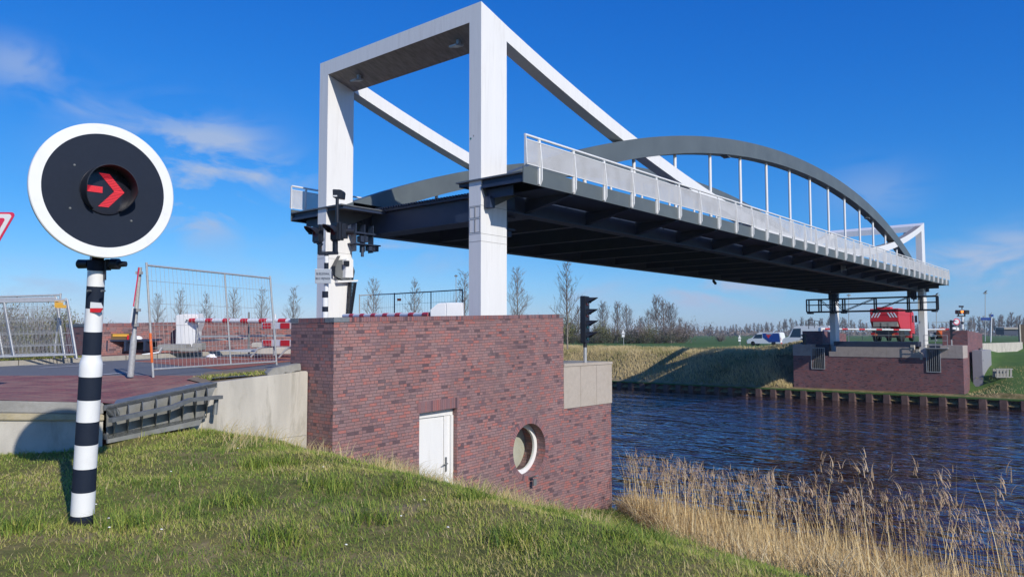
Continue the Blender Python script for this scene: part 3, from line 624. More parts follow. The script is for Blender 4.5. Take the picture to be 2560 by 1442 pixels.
for (ya, yb) in ((YN0-.02, YN1+.02), (YF0-.02, YF1+.02)):
    n = 60; a0 = XM-26.05; V = []; fs = []
    for i in range(n+1):
        x = a0+(2*(XM-a0))*i/n; z = arch_z(x); dz = -(2*.0061*(x-XM)+7.6e-6*(x-XM)**3); L = math.hypot(1, dz); t = .66
        nx, nz_ = -dz/L*t, 1/L*t
        V += [(x, ya, z), (x, yb, z), (x-nx*1, yb, z-nz_), (x-nx*1, ya, z-nz_)]
    for i in range(n):
        a = 4*i
        for k in range(4): fs.append((a+k, a+(k+1) % 4, a+4+(k+1) % 4, a+4+k))
    fs += [(0, 1, 2, 3), (4*n+3, 4*n+2, 4*n+1, 4*n)]
    ar = MB().add(V, fs).build('arch', M['steel'], br, smooth=20)
    ym = (ya+yb)/2
    for x in hx:
        z = arch_z(x)-.62
        if z > 4.6: MB().tube((x, ym, 4.1), (x, ym, z), .062, 12).build('hanger', M['white'], ar, smooth=50)
    if ya < 15:
        for (px, py) in ((1813, 392), (2167, 546)):
            p = onY(px, py, ym); l = MB().box(p.x-.05, p.x+.05, ym-.05, ym+.05, p.z, p.z+.22).obox((p.x, ym-.02, p.z), (1, 0, -.1), (0, 1, 0), (.1, 0, 1), .34, .28, .05); l.build('arch_lamp', M['galvd'], ar)
    # main girder under the arch
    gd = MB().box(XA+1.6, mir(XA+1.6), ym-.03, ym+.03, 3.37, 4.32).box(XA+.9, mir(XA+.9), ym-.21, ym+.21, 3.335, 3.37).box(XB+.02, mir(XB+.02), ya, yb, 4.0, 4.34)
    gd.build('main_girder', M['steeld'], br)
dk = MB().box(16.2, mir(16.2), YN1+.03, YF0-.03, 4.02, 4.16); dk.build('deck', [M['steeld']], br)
# deck end beam with comb joint
for fm in (lambda x: x, mir):
    x_ = sorted((fm(16.15), fm(16.75)))
    eb = MB().box(min(fm(16.16), fm(16.22)), max(fm(16.16), fm(16.22)), YN1+.01, YF0-.01, 3.38, 4.02).box(min(fm(16.1), fm(16.9)), max(fm(16.1), fm(16.9)), YN1+.01, YF0-.01, 3.34, 3.378)
    eb.box(min(fm(16.0), fm(16.2)), max(fm(16.0), fm(16.2)), YN1+.01, YF0-.01, 4.03, 4.155)
    eb.build('end_beam', M['steeld'], br)
    tt = MB().box(min(fm(15.99), fm(16.03)), max(fm(15.99), fm(16.03)), YN1+.02, YF0-.02, 4.10, 4.1575)
    for k in range(50): y = YN1+.06+k*.124; tt.box(min(fm(15.93), fm(16.0)), max(fm(15.93), fm(16.01)), y, y+.06, 4.10, 4.158)
    tt.build('comb_joint', M['steeld'], br)
for x in hx+[XM-24, XM+24]:
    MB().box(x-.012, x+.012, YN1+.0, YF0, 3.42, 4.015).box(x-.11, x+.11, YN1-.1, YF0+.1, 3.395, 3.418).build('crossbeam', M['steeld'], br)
for side, (yi, yo) in enumerate(((YN0+.18, 11.74), (YF0+.26, 21.63))):
    s = 1 if yo > yi else -1
    for x in hx+[XM-24, XM+24]:
        MB().prism([(x-.01, yi, 3.42), (x-.01, yo, 3.74), (x-.01, yo, 3.80), (x-.01, yi, 3.84)], (.02, 0, 0)).hexa([(x-.08, min(yi, yo), 3.40 if s > 0 else 3.72), (x+.08, min(yi, yo), 3.40 if s > 0 else 3.72), (x+.08, max(yi, yo), 3.72 if s > 0 else 3.40), (x-.08, max(yi, yo), 3.72 if s > 0 else 3.40),
              (x-.08, min(yi, yo), 3.42 if s > 0 else 3.74), (x+.08, min(yi, yo), 3.42 if s > 0 else 3.74), (x+.08, max(yi, yo), 3.74 if s > 0 else 3.42), (x-.08, max(yi, yo), 3.74 if s > 0 else 3.42)]).build('cantilever_bracket', M['steeld'], br)
    ya, yb = sorted((YN0-.03 if side == 0 else YF1+.03, 11.70 if side == 0 else 21.67))
    MB().box(XR0+.02, XR1-.02, ya, yb, 3.80, 3.88).build('walkway', M['steeld'], br)
    y0, y1 = sorted((11.66, 11.69) if side == 0 else (21.68, 21.71))
    MB().box(XR0, XR1, y0, y1, 3.77, 4.17).build('fascia', M['steel'], br)
# end plates round the columns
for fm in (lambda x: x, mir):
    for (ya, yb, side) in ((11.70, 13.99, 0), (18.95, 21.67, 1)):
        xa = XR0-.02; e = MB()
        c0 = (ya, YN0-.005) if side == 0 else (YF1+.005, yb); c1_ = (YN1+.005, yb) if side == 0 else (ya, YF0-.005)
        def bx(x0, x1, a, b, z0, z1): e.box(min(fm(x0), fm(x1)), max(fm(x0), fm(x1)), a, b, z0, z1)
        bx(xa, XB, c0[0], c0[1], 4.02, 4.06); bx(xa, XB+.8, c1_[0], c1_[1], 4.02, 4.06); bx(xa, XA-.005, c0[1] if side == 0 else c1_[1], c1_[0] if side == 0 else c0[0], 4.02, 4.06)
        bx(XB+.005, 16.2, ya if side == 0 else YF0-.004, YN1+.004 if side == 0 else yb, 4.021, 4.058)
        e.build('end_plate', M['galvd'] if False else mat('end_plate_grey', (.13, .14, .15), .5, .2, var=.2, dirt=(.3, .3, .3), damt=.3), br)
        e2 = MB(); e = e2
        a_, b_ = (ya+.02, YN0-.01) if side == 0 else (YF1+.01, yb-.02)
        bx(xa+.1, xa+.14, a_, b_, 3.80, 4.018); bx(xa+.14, 16.2, a_ if side == 0 else b_-.03, a_+.03 if side == 0 else b_, 3.80, 4.018)
        bx(xa+.14, XB, a_, b_, 3.80, 3.815)
        q0, q1 = (YN1+.01, yb-.03) if side == 0 else (ya+.03, YF0-.01)
        bx(xa+.1, xa+.14, q0, q1, 3.93, 4.018); bx(xa+.14, 16.2, q1-.02 if side == 0 else q0, q1 if side == 0 else q0+.02, 3.93, 4.018)
        e2.build('end_apron', M['steeld'], br)
        # guide roller bracket beside the column
        yy = YN1+.02 if side == 0 else YF0-.02; s = 1 if side == 0 else -1
        e = MB(); bx(XB-.2, XB+.9, *sorted((yy, yy+s*.35)), 3.28, 3.33); bx(XB-.2, XB+.9, *sorted((yy, yy+s*.35)), 2.93, 2.97)
        for k in (0, .35, .7): bx(XB-.1+k, XB-.07+k, *sorted((yy+s*.05, yy+s*.3)), 2.70, 3.6)
        bx(XB+.1, XB+.4, *sorted((yy+s*.1, yy+s*.3)), 3.02, 3.22); bx(XB+.45, XB+.85, *sorted((yy+s*.1, yy+s*.3)), 2.76, 2.93)
        e.tube((fm(XB+.25), yy+s*.2, 2.93), (fm(XB+.25), yy+s*.2, 2.55), .05, 8)
        e.build('guide_bracket', M['steeld'], br)
        yy = YN0-.02 if side == 0 else YF1+.02; e = MB()
        bx(XA+.2, XA+.23, *sorted((yy, yy-s*.9)), 3.55, 3.80); bx(XA+.1, XA+.3, *sorted((yy, yy-s*.2)), 3.3, 3.6)
        e.build('column_bracket', M['steeld'], br)
# railings: top tube, slim flat posts, perforated panels between
for side, y in ((0, 11.66), (1, 21.71)):
    s = -1 if side == 0 else 1
    hr = MB().tube((XR0+.03, y+s*.02, 4.972), (XR1-.03, y+s*.02, 4.972), .032, 12)
    rl_ = hr.build('handrail', M['rail'], br, smooth=50)
    for k in range(36):
        x = XR0+.618+k*SP
        if x > XR1: break
        MB().prism([(x-.014, y, 3.765), (x-.014, y+s*.05, 3.765), (x-.014, y+s*.115, 3.90), (x-.014, y+s*.115, 4.30), (x-.014, y+s*.05, 4.94), (x-.014, y, 4.94)], (.028, 0, 0)).box(x-.05, x-.013, y+s*.05 if s < 0 else y+.0, y+s*.0 if s < 0 else y+.05, 3.80, 4.93).build('rail_post', M['rail'], rl_)
    for x in (XR0+.03, XR1-.03):
        MB().prism([(x-.012, y+s*.005, 4.19), (x-.012, y+s*.10, 4.25), (x-.012, y+s*.06, 4.95), (x-.012, y+s*.01, 4.97)], (.024, 0, 0)).build('end_post', M['rail'], rl_)
    MB().box(XR0+.05, XR1-.05, y+s*.058-.003, y+s*.058+.003, 4.245, 4.84).build('mesh_panel', M['mesh'], rl_)
    MB().box(XR0+.05, XR1-.05, y+s*.058-.012, y+s*.058+.012, 4.84, 4.862).box(XR0+.05, XR1-.05, y+s*.058-.012, y+s*.058+.012, 4.228, 4.245).build('panel_edge', M['rail'], rl_)
# barrier posts between carriageway and footpath on the deck (stubs seen through the gap)
for k in range(12):
    MB().box(18.2+k*3-.05, 18.2+k*3+.05, YN1+.35, YN1+.42, 4.16, 4.75).build('kerb_post', M['rail'], br)
MB().bar((XM+3, 20.3, 3.30), (XM+3.35, 20.3, 3.12), .12).build('under_lamp', M['black'], br)
p = onY(2103, 650, 12.6); MB().tube((p.x, 12.6, 3.75), (p.x, 12.6, 3.35), .04).box(p.x+.25, p.x+.6, 12.5, 12.7, 3.5, 3.75).build('drain', M['galvd'], br)
# black cable chain beside the far column (falls from a bracket), inside the near portal
cc = thing('cable_chain', 'black slatted cable chain hanging beside the left near column', 'cable chain', (15.2, 19.7, -.5))
a, b = onY(886, 706, 19.72), onY(874, 790, 19.72); a2, b2 = onY(871, 706, 19.72), onY(866, 790, 19.72)
ch = MB()
for i in range(24):
    t0, t1 = i/24, (i+.72)/24
    P = lambda t, L, R: L.lerp(R, t)
    ch.prism([P(t0, a2, b2), P(t0, a, b), P(t1, a, b), P(t1, a2, b2)], (0, -.10, 0))
ch.prism([a, b, b+Vector((-.03, 0, 0)), a+Vector((-.03, 0, 0))], (0, -.13, 0)).prism([a2, b2, b2+Vector((.03, 0, 0)), a2+Vector((.03, 0, 0))], (0, -.13, 0))
low = b+Vector((0, 0, -.7)); ch.prism([b2, b, low, b2+Vector((0, 0, -.7))], (0, -.11, 0))
ch.build('links', M['black'], cc)
MB().prism([onY(838, 702, 19.76), onY(888, 700, 19.76), onY(888, 704, 19.76), onY(838, 707, 19.76)], (0, -.14, 0)).build('bracket', M['white'], cc)
# control cabinet with cables on the same column
cb = thing('control_cabinet', 'small white cable cabinet with dark switch fixed on the left near column', 'cabinet', onY(857, 675, 19.7))
cb_b = MB().prism([onY(856, 648, 19.78), onY(873, 649, 19.78), onY(873, 695, 19.78), onY(853, 695, 19.78)], (0, -.22, 0)).build('housing', M['whitep'], cb, bevel=.01)
MB().prism([onY(859, 652, 19.55), onY(872, 652, 19.55), onY(872, 665, 19.55), onY(859, 665, 19.55)], (0, -.03, 0)).build('switch', M['black'], cb)
cbl = MB()
for k in range(5):
    pts = [onY(850-k*1.5, 640, 19.70), onY(838-k*2, 665, 19.66), onY(836-k, 688, 19.66), onY(846, 699-k, 19.66), onY(856, 700, 19.66)]
    cbl.path(pts, .012, 5)
cbl.path([onY(880, 664, 19.66), onY(885, 678, 19.64), onY(881, 700, 19.66)], .03, 6)
cbl.build('cable', M['black'], cb)
MB().prism([onY(836, 650, 19.76), onY(854, 650, 19.76), onY(854, 696, 19.76), onY(836, 696, 19.76)], (0, -.05, 0)).build('terminal_plate', M['galvd'], cb)
# ================================================================ FAR ABUTMENT
XF = 64.0
fa = thing('far_abutment', 'far purple brick bridge abutment with stepped beige band and two barred recesses', 'abutment', (XF, 16.7, -4))
def fy_(px): return onX(px, 850, XF).y
def fz_(py, px=2200): return onX(px, py, XF).z
YR, YL = 10.38, 22.85
zb, zp, zc_ = -6.0, -1.80, -.86                  # base, underside and top of the beige band
rL0, rL1 = fy_(2061), fy_(2027); rR0, rR1 = fy_(2350), fy_(2314)
zrec = -2.9
m_ = MB().box(XF, XF+2, YR, YL, zb, zrec)
for a, b in ((YR, rR0), (rR1, rL0), (rL1, YL)): m_.box(XF, XF+2, a, b, zrec, zp)
m_.build('brick_wall', M['brickfar'], fa)
MB().box(XF+1.2, XF+1.9, rR0-.0, rR1, zrec, zc_).build('recess', M['steeld'], fa); MB().box(XF+1.2, XF+1.9, rL0, rL1, zrec, zc_).build('recess', M['steeld'], fa)
q = [rR1+.9, rL0-.9]
pm = MB()
for a, b, zt_ in ((YR-.01, rR0, zc_), (rL1, YL+.01, zc_)):
    k = 3
    for i in range(k): pm.box(XF-.03, XF+1.9, a+(b-a)*i/k+.004, a+(b-a)*(i+1)/k-.004, zp, zt_)
for i in range(6): pm.box(XF-.03, XF+.5, q[0]+(q[1]-q[0])*i/6+.004, q[0]+(q[1]-q[0])*(i+1)/6-.004, zp-.02, -1.02)
PM_ = mat('far_panel', (.40, .34, .305), .8, var=.1, scale=3, dirt=(.22, .18, .16), dscale=1.2, damt=.7)
for k in range(0, len(pm.v), 8): MB().add(pm.v[k:k+8], pm.f[:6]).build('facing_panel', PM_, fa)
MB().box(XF-.03, XF+.5, rR1+.35, q[0]-.004, zp-.02, -1.42).build('facing_panel', PM_, fa); MB().box(XF-.03, XF+.5, q[1]+.004, rL0-.35, zp-.02, -1.42).build('facing_panel', PM_, fa)
MB().box(XF-.02, XF+1.9, q[0], q[1], -1.02, -.97).box(XF+.4, XF+2.0, q[0]-.3, q[1]+.3, -.97, -.60).build('bearing_beam', M['steeld'], fa)
MB().box(XF-.06, XF+.3, q[0]-.1, q[0]+.15, -1.25, -.85).box(XF-.06, XF+.3, q[0]-.45, q[0]-.2, -1.55, -1.15).box(XF-.06, XF+.3, rR1+.25, rR1+.4, -1.95, -1.5).build('step_bracket', M['conc'], fa)
# side walls (machine-room blocks) and their sloping tops
MB().prism([(XF+2.003, YR+.02, zb), (73, YR+.02, zb), (73, YR+.02, .02), (66.3, YR+.02, .26), (66.3, YR+.02, -.86), (XF+2.003, YR+.02, -.86)], (0, 1.7, 0)).build('side_wall', M['brickfar'], fa)
MB().box(XF+.02, XF+2, YR+.02, YR+.03, zb, zp).build('side_face', M['brickfar'], fa)
MB().prism([(XF+2.003, YL-1.7, zb), (73, YL-1.7, zb), (73, YL-1.7, .02), (66.3, YL-1.7, .26), (66.3, YL-1.7, -.86), (XF+2.003, YL-1.7, -.86)], (0, 1.68, 0)).build('side_wall', M['brickfar'], fa)
w_ = Vector((XF+5.2, YR, -2.4)); MB().lathe([(.56, -.0), (.56, .12)], (w_.x, YR-.03, w_.z), (0, 1, 0), 24).build('round_window', M['glassd'], fa)
MB().box(XF+2, 70, YR+1.8, YL-1.8, -3, -.80).build('deck_support', M['concd'], fa)
for (a, b) in ((rR0, rR1), (rL0, rL1)):         # gates across the recesses
    g = MB().box(XF-.06, XF-.01, a, a+.05, -2.88, -1.1).box(XF-.06, XF-.01, b-.05, b, -2.88, -1.1).box(XF-.06, XF-.01, a+.05, b-.05, -1.15, -1.1).box(XF-.06, XF-.01, a+.05, b-.05, -2.88, -2.83)
    n = 7
    for i in range(1, n): g.box(XF-.045, XF-.02, a+(b-a)*i/n-.012, a+(b-a)*i/n+.012, -2.83, -1.15)
    g.build('barred_gate', M['galv'], fa)
g = MB()                                         # little service balcony above the right-hand recess
a, b = fy_(2372), fy_(2313)
for z in (-.86, -.50, -.10): g.box(XF-.55, XF-.51, a, b, z-.02, z+.02)
for y in (a, (a+b)/2, b): g.box(XF-.55, XF-.51, y-.02, y+.02, -1.05, -.10)
g.box(XF-.55, XF, a, b, -1.1, -1.05); g.build('balcony_rail', M['galv'], fa)
# cabinet, crate, retaining wall beside it
ct = thing('service_cabinet', 'tall grey steel cabinet leaning at the right side of the far abutment', 'cabinet', (XF+8, 10, -3))
a, b = onY(2442, 950, 9.95), onY(2466, 950, 9.95)
MB().box(a.x, b.x, 9.55, 10.2, -4.0, -1.25).build('housing', M['signw'] if False else mat('cabinet_grey', (.30, .29, .31), .5, var=.05), ct, bevel=.02)
MB().box(a.x+.25, a.x+.42, 9.53, 9.55, -2.05, -1.98).build('handle', M['black'], ct); MB().tube(((a.x+b.x)/2-.3, 9.9, -1.25), ((a.x+b.x)/2-.3, 9.9, -1.1), .15, 10).build('vent', M['galvd'], ct)
cr_ = thing('wooden_crate', 'grey open crate on the grass beside the far cabinet', 'crate', (71, 7.5, -3))
p = at(2511, 945, 56)
c_ = MB()
for k in range(5): c_.obox(p+Rt*(-.5+k*.25)+Vector((0, 0, .38)), Rt, U, F, .14, .62, .04)
c_.obox(p+Vector((0, 0, .68)), Rt, U, F, 1.25, .08, .10).obox(p+Vector((0, 0, .08)), Rt, U, F, 1.25, .08, .10).obox(p+Vector((0, 0, .35))+Vector(F)*.4, Rt, U, F, 1.2, .6, .05)
c_.build('slat', M['concd'], cr_)
rw2 = thing('far_retaining_wall', 'pale concrete retaining wall beside the far bridge ramp', 'retaining wall', (76, 10, -1))
MB().prism([(73.01, YR+.35, -4.6), (80, YR-.6, -3.6), (86, YR-1.4, -3.0), (86, YR-1.4, -.78), (73.01, YR+.35, -.80)], (0, .3, 0)).build('wall', M['conc'], rw2)
# sheet piling along the far bank: one trapezoidal wall
n_ = 200; V = []; fs = []; y = -70.0; prof = [(0, 0), (.42, 0), (.62, .45), (1.04, .45), (1.24, 0)]
pts = []
while y < 110:
    for dy, dx in prof[:-1]: pts.append((62.0-dx+.25, y+dy))
    y += 1.24
for (x, yy) in pts: V += [(x, yy, -6.2), (x, yy, -4.55)]
fs = [(2*i, 2*i+2, 2*i+3, 2*i+1) for i in range(len(pts)-1)]
sh = thing('sheet_piling', 'rusty corrugated steel sheet piling along the foot of the far bank', 'sheet piling', (62, 16, -5))
MB().add(V, fs).build('piles', M['rust'], sh)
ft = MB()
for i in range(len(pts)-1):
    if i % 4 == 1 or True: pass
MB().box(61.85, 62.6, -70, 110, -4.60, -4.50).build('grass_edge', M['field'], sh)

# ================================================================ INSPECTION GANTRY under the far end
gt = thing('inspection_gantry', 'dark truss gantry hanging below the far end of the deck', 'gantry', (64.6, 16.7, 2.4))
GXs = (64.35, 64.95)
ya_, yb_ = 12.05, 21.75
for gx in GXs:
    g = MB()
    for z, th in ((2.88, .10), (2.42, .06), (1.84, .12)): g.box(gx-.04, gx+.04, ya_, yb_, z-th/2, z+th/2)
    ys = [ya_, ya_+1.1, ya_+2.0, ya_+4.4, ya_+6.8, yb_-2.1, yb_-1.0, yb_]
    for y in ys: g.box(gx-.04, gx+.04, y-.05, y+.05, 1.84, 2.88)
    for a, b in ((2, 3), (3, 4)): g.bar((gx, ys[a], 2.85), (gx, ys[b], 1.88), .05)
    for a, b in ((4, 5), (5, 6)): g.bar((gx, ys[b], 2.85), (gx, ys[a], 1.88), .05)
    for y in (ya_+1.9, yb_-1.9): g.box(gx-.05, gx+.05, y-.1, y+.1, 2.88, 3.4)
    g.build('truss', M['steeld'] if False else M['black'], gt)
g = MB()
for y in (ya_+.2, ya_+2.0, ya_+4.4, ya_+6.8, yb_-2.1, yb_-.2): g.box(64.25, 65.05, y-.15, y+.15, 1.68, 1.80)
g.box(64.35, 64.95, ya_, yb_, 1.80, 1.83); g.build('walkway', M['black'], gt)

# ================================================================ VEHICLES on the far side
def wheel(root, c, r, wdt, axis):
    t = MB().lathe([(r*.6, -wdt/2), (r*.94, -wdt/2), (r, -wdt*.3), (r, wdt*.3), (r*.94, wdt/2), (r*.6, wdt/2)], c, axis, 20).build('wheel', M['rubber'], root, smooth=40)
    MB().lathe([(r*.58, -wdt*.52), (r*.5, -wdt*.54), (r*.15, -wdt*.50)], c, axis, 16).build('rim', M['galv'], t)
def van(name, label, L, W, H, high, livery):
    # length along +y (nose at +y), seen from its left (-x) side
    r = thing(name, label, 'van')
    hl = .95 if not high else 1.15
    prof = [(-L/2, .35), (-L/2, H*.55), (-L/2+.12, H-.12), (-L/2+.3, H), (L/2-(2.05 if not high else 1.75), H), (L/2-(1.65 if not high else 1.45), H-.14), (L/2-.78, hl+.18), (L/2-.25, hl), (L/2-.03, hl-.25), (L/2, .45), (L/2-.1, .28), (-L/2+.1, .28)]
    b = MB()
    n = len(prof); V = []
    for x, sc in ((-W/2+.07, .0), (-W/2, .0), (W/2, .0), (W/2-.07, .0)): pass
    lay = []
    for x, ins in ((-W/2, 0.0), (W/2, 0.0)):
        for y_, z_ in prof:
            tt = max(0, (z_-hl)/(H-hl)); V.append((x*(1-.10*tt), y_, z_))
    b.add(V, [(i, (i+1) % n, n+(i+1) % n, n+i) for i in range(n)]+[tuple(range(n)), tuple(range(2*n-1, n-1, -1))])
    b.build('body', M['whitep'], r, bevel=.03)
    for s in (-1, 1):
        xx = s*W/2; t = lambda z: xx*(1-.10*max(0, (z-hl)/(H-hl)))+s*.006
        y0, y1 = L/2-2.35, L/2-.98
        MB().prism([(t(hl+.12), y0, hl+.12), (t(hl+.12), y1, hl+.12), (t(H-.35), y1-.45, H-.32), (t(H-.3), y0, H-.28)], (s*.004, 0, 0)).build('side_window', M['glassd'], r)
    MB().prism([(-W/2*.86, L/2-.84, hl+.24), (W/2*.86, L/2-.84, hl+.24), (W/2*.82, L/2-1.44, H-.22), (-W/2*.82, L/2-1.44, H-.22)], (0, .03, .02)).build('windscreen', M['glassd'], r)
    MB().box(-W/2+.02, W/2-.02, -L/2-.05, -L/2+.02, .28, .45).box(-W/2+.03, W/2-.03, L/2-.05, L/2+.03, .25, .45).build('bumper', M['red'] if livery else M['black'], r)
    for s in (-1, 1):
        MB().box(s*(W/2-.14)-.06, s*(W/2-.14)+.06, -L/2-.012, -L/2+.1, .75, 1.15).build('rear_light', M['rtail'], r)
        MB().box(s*(W/2-.22)-.14, s*(W/2-.22)+.14, L/2-.14, L/2-.0, .66, .84).build('headlight', M['signw'], r)
        for y_ in (L/2-.95, -L/2+1.05): wheel(r, (s*(W/2-.12), y_, .33), .34, .24, (s, 0, 0))
    MB().box(-.25, .25, -L/2-.012, -L/2, .62, .74).build('number_plate', M['yellow'], r)
    if livery:
        s = -1; t = lambda z: s*W/2*(1-.10*max(0, (z-hl)/(H-hl)))-.008
        MB().prism([(t(.55), -L/2+.06, .55), (t(.5), L/2-3.4, .5), (t(1.1), L/2-2.6, 1.1), (t(hl+.3), L/2-2.45, hl+.3), (t(H-.15), L/2-2.4, H-.15), (t(H-.15), -L/2+.25, H-.15)], (-.004, 0, 0)).build('blue_livery', M['blue'], r)
        MB().prism([(t(H-.25)-.006, L/2-2.9, H-.25), (t(H-.25)-.006, L/2-3.75, H-.25), (t(1.0)-.006, L/2-3.3, 1.05)], (-.004, 0, 0)).build('red_triangle', M['red'], r)
        MB().box(t(1.5)-.02, t(1.5)-.012, L/2-3.9, L/2-3.0, 1.62, 1.70).build('lettering', M['signw'], r)
    return r
v1 = van('parked_van', 'white van with dark blue and red side livery parked on the far polder road', 5.1, 1.95, 1.95, False, True)
p = at(1915, 858, 111); v1.location = (p.x, p.y, -1.68)
v2 = van('work_van', 'tall white van half hidden behind the far abutment', 5.9, 2.0, 2.65, True, False)
p = at(2022, 866, 93); v2.location = (p.x, p.y, -1.66)
# red truck seen from behind
tk = thing('red_truck', 'red truck with red and white striped tail standing on the far ramp', 'truck', (0, 0, 0))
W2 = 1.25
MB().box(0, 5.6, -W2, W2, 2.55, 3.15).prism([(0.0, -W2, 1.9), (0, -W2, 2.55), (5.6, -W2, 2.55), (5.6, -W2, 1.2), (.9, -W2, 1.2)], (0, 2*W2, 0)).build('tipper_body', M['red'], tk, bevel=.04)
MB().box(-.012, 0, -W2+.02, W2-.02, 3.05, 3.12).box(.3, 1.4, -.5, .7, 3.15, 3.32).box(1.9, 3.0, .1, .9, 3.15, 3.28).build('roof_box', M['red'], tk)
sm_ = MB()
for s in (-1, 1):
    for k in range(3):
        a = s*(W2-.08-k*.26); sm_.prism([(-.014, a, 2.30), (-.014, a-s*.13, 2.30), (-.014, a-s*.13-s*.25*-1*-1, 2.75), (-.014, a-s*.25, 2.75)], (-.006, 0, 0))
sm_.build('white_stripe', M['signw'], tk)
MB().box(-.03, 0.0, -.55, .60, 2.86, 2.98).build('lettering_strip', M['signw'], tk)
MB().box(-.02, .9, -W2+.1, W2-.25, 1.42, 1.88).box(-.01, .2, -W2+.75, -W2+1.25, 1.05, 1.35).box(-.01, .2, .1, W2-.15, 1.02, 1.36).build('grey_locker', M['kerb'], tk, bevel=.02)
MB().box(.05, 7.4, -W2+.15, W2-.15, .62, 1.2).box(.0, .1, -1.15, 1.15, .45, .62).box(-.02, .06, -.35, -.2, 1.3, 1.8).box(-.02, .06, .25, .4, 1.3, 1.8).build('chassis', M['black'], tk)
for s in (-1, 1):
    MB().box(-.03, .05, s*W2*.80-.2, s*W2*.80+.2, .62, .85).build('tail_light', M['rtail'], tk)
    MB().box(-.035, .05, s*W2*.62-.12, s*W2*.62+.12, .56, .74).build('indicator', M['orange'], tk)
    for x in (1.2, 2.5, 7.0): wheel(tk, (x, s*(W2-.2), .5), .5, .35, (0, s, 0))
MB().prism([(5.9, -W2, .8), (5.9, -W2, 3.0), (7.3, -W2, 3.0), (7.75, -W2, 1.9), (7.8, -W2, .7)], (0, 2*W2, 0)).build('cab', M['red'], tk, bevel=.05)
MB().box(6.5, 7.1, -W2-.01, -W2+.01, 1.9, 2.6).build('cab_window', M['glassd'], tk)
MB().box(7.3, 7.4, -W2-.32, -W2-.1, 1.9, 2.6).bar((7.35, -W2, 2.5), (7.35, -W2-.2, 2.5), .04).build('mirror', M['black'], tk)
MB().box(6.0, 7.4, -W2+.05, W2-.05, .35, .8).build('front_bumper', M['red'], tk)
p = at(2212, 850, 72); tk.location = (p.x, p.y, -.72); tk.rotation_euler = (0, 0, R_(2))
# orange machine behind the parapet
om = thing('orange_mixer', 'orange drum mixer behind the balcony at the far bridge end', 'mixer', at(2347, 842, 69))
p = at(2354, 832, 69)
MB().lathe([(.15, -.45), (.42, -.2), (.45, .15), (.28, .42)], p, (.3, -.8, .5), 18).build('drum', M['orange'], om, smooth=40)
MB().bar(p+Vector((0, .9, -.5)), p+Vector((0, -.5, -.35)), .25).bar(p+Vector((0, .3, -.35)), p+Vector((0, .3, .2)), .5, .1).bar(p+Vector((.1, .5, .0)), p+Vector((.1, 1.0, -.3)), .2).build('frame', M['black'], om)
MB().obox(p+Vector((-.1, .75, -.2)), (1, 0, 0), (0, 1, 0), (0, 0, 1), .3, .35, .25).build('engine', M['signw'], om)
# ================================================================ WARNING SIGNAL beside the camera
sg = thing('warning_signal', 'large round black signal with white rim and lit red arrow on a striped post', 'traffic signal', at(206, 1285, 6.15))
B0 = at(206, 1287, 6.15); T0 = at(243, 650, 6.15); ax = (T0-B0).normalized(); HL = (T0-B0).length
pole_px = [(1310, .088, 'k'), (1284, .088, 'w'), (1226, .087, 'k'), (1168, .086, 'w'), (1109, .085, 'k'), (1052, .085, 'w'), (998, .085, 'k'), (940, .086, 'w'), (886, .069, 'k'), (829, .067, 'w'), (771, .066, 'k'), (716, .066, 'w'), (677, .070, 'k'), (650, .072, '')]
def pt(py): return B0+ax*((1287-py)/637*HL)
pole = MB().lathe([(.092, 0), (.088, .12)], pt(1330), ax, 28).build('post', M['black'], sg, smooth=50)
for (a, r, c_), (b, _, _) in zip(pole_px[:-1], pole_px[1:]):
    r_ = r; z0, z1 = pt(a), pt(b)
    if a == 940: MB().lathe([(.086, 0), (.086, (pt(910)-z0).length), (.080, (pt(902)-z0).length), (.070, (pt(893)-z0).length), (.069, (z1-z0).length)], z0, ax, 28).build('white_band', M['whitep'], pole, smooth=50)
    else: MB().lathe([(r_, 0.0005), (r_, (z1-z0).length-.0005)], z0, ax, 28).build('white_band' if c_ == 'w' else 'black_band', M['whitep'] if c_ == 'w' else M['disc'], pole, smooth=50)
DC = at(262.3, 478, 6.0)
# the disc faces the road users coming from the left-behind: solve its tilt from the photographed ellipse
dn = Vector((-.052, -.998, 0)); dn.normalize()
du = Vector((0, 0, 1))-dn*dn.z; du.normalize(); dr = du.cross(dn); DR = .535
Q = Matrix.Rotation(R_(0), 3, dn)
MB().lathe([(DR, -.012), (DR, .012), (DR-.012, .018), (DR-.07, .018)], DC, dn, 96).build('disc', M['disc'], sg, smooth=30)
MB().lathe([(DR+.001, -.013), (DR+.001, .014), (DR-.005, .0205), (DR-.082, .0205), (DR-.082, .017)], DC, dn, 96, closed=False).build('white_rim', M['whitep'], sg, smooth=30)
LC = DC+dn*.018
hd_ = MB(); nn_ = 40; V = []; fs = []
for i in range(nn_+1):
    t = R_(-58)+R_(296)*i/nn_; c_, s_ = math.cos(t), math.sin(t); dep = .165*(.25+.75*max(0, min(1, (s_+.95)/.9)))
    for r, h in ((.190, 0), (.190, dep), (.184, dep), (.184, 0)): V.append(LC+dr*c_*r+du*s_*r+dn*h)
for i in range(nn_):
    for k in range(4): fs.append((4*i+k, 4*i+(k+1) % 4, 4*i+4+(k+1) % 4, 4*i+4+k))
hood = hd_.add(V, fs).build('hood', M['black'], sg, smooth=40)
MB().lathe([(.192, 0), (.192, .012), (.18, .014)], LC, dn, 48).build('lens', mat('dark_lens', (.012, .012, .02), .25), hood, smooth=40)
ar_ = MB(); z0_ = LC+dn*.018; cc_ = lambda a, b: z0_+dr*a+du*b
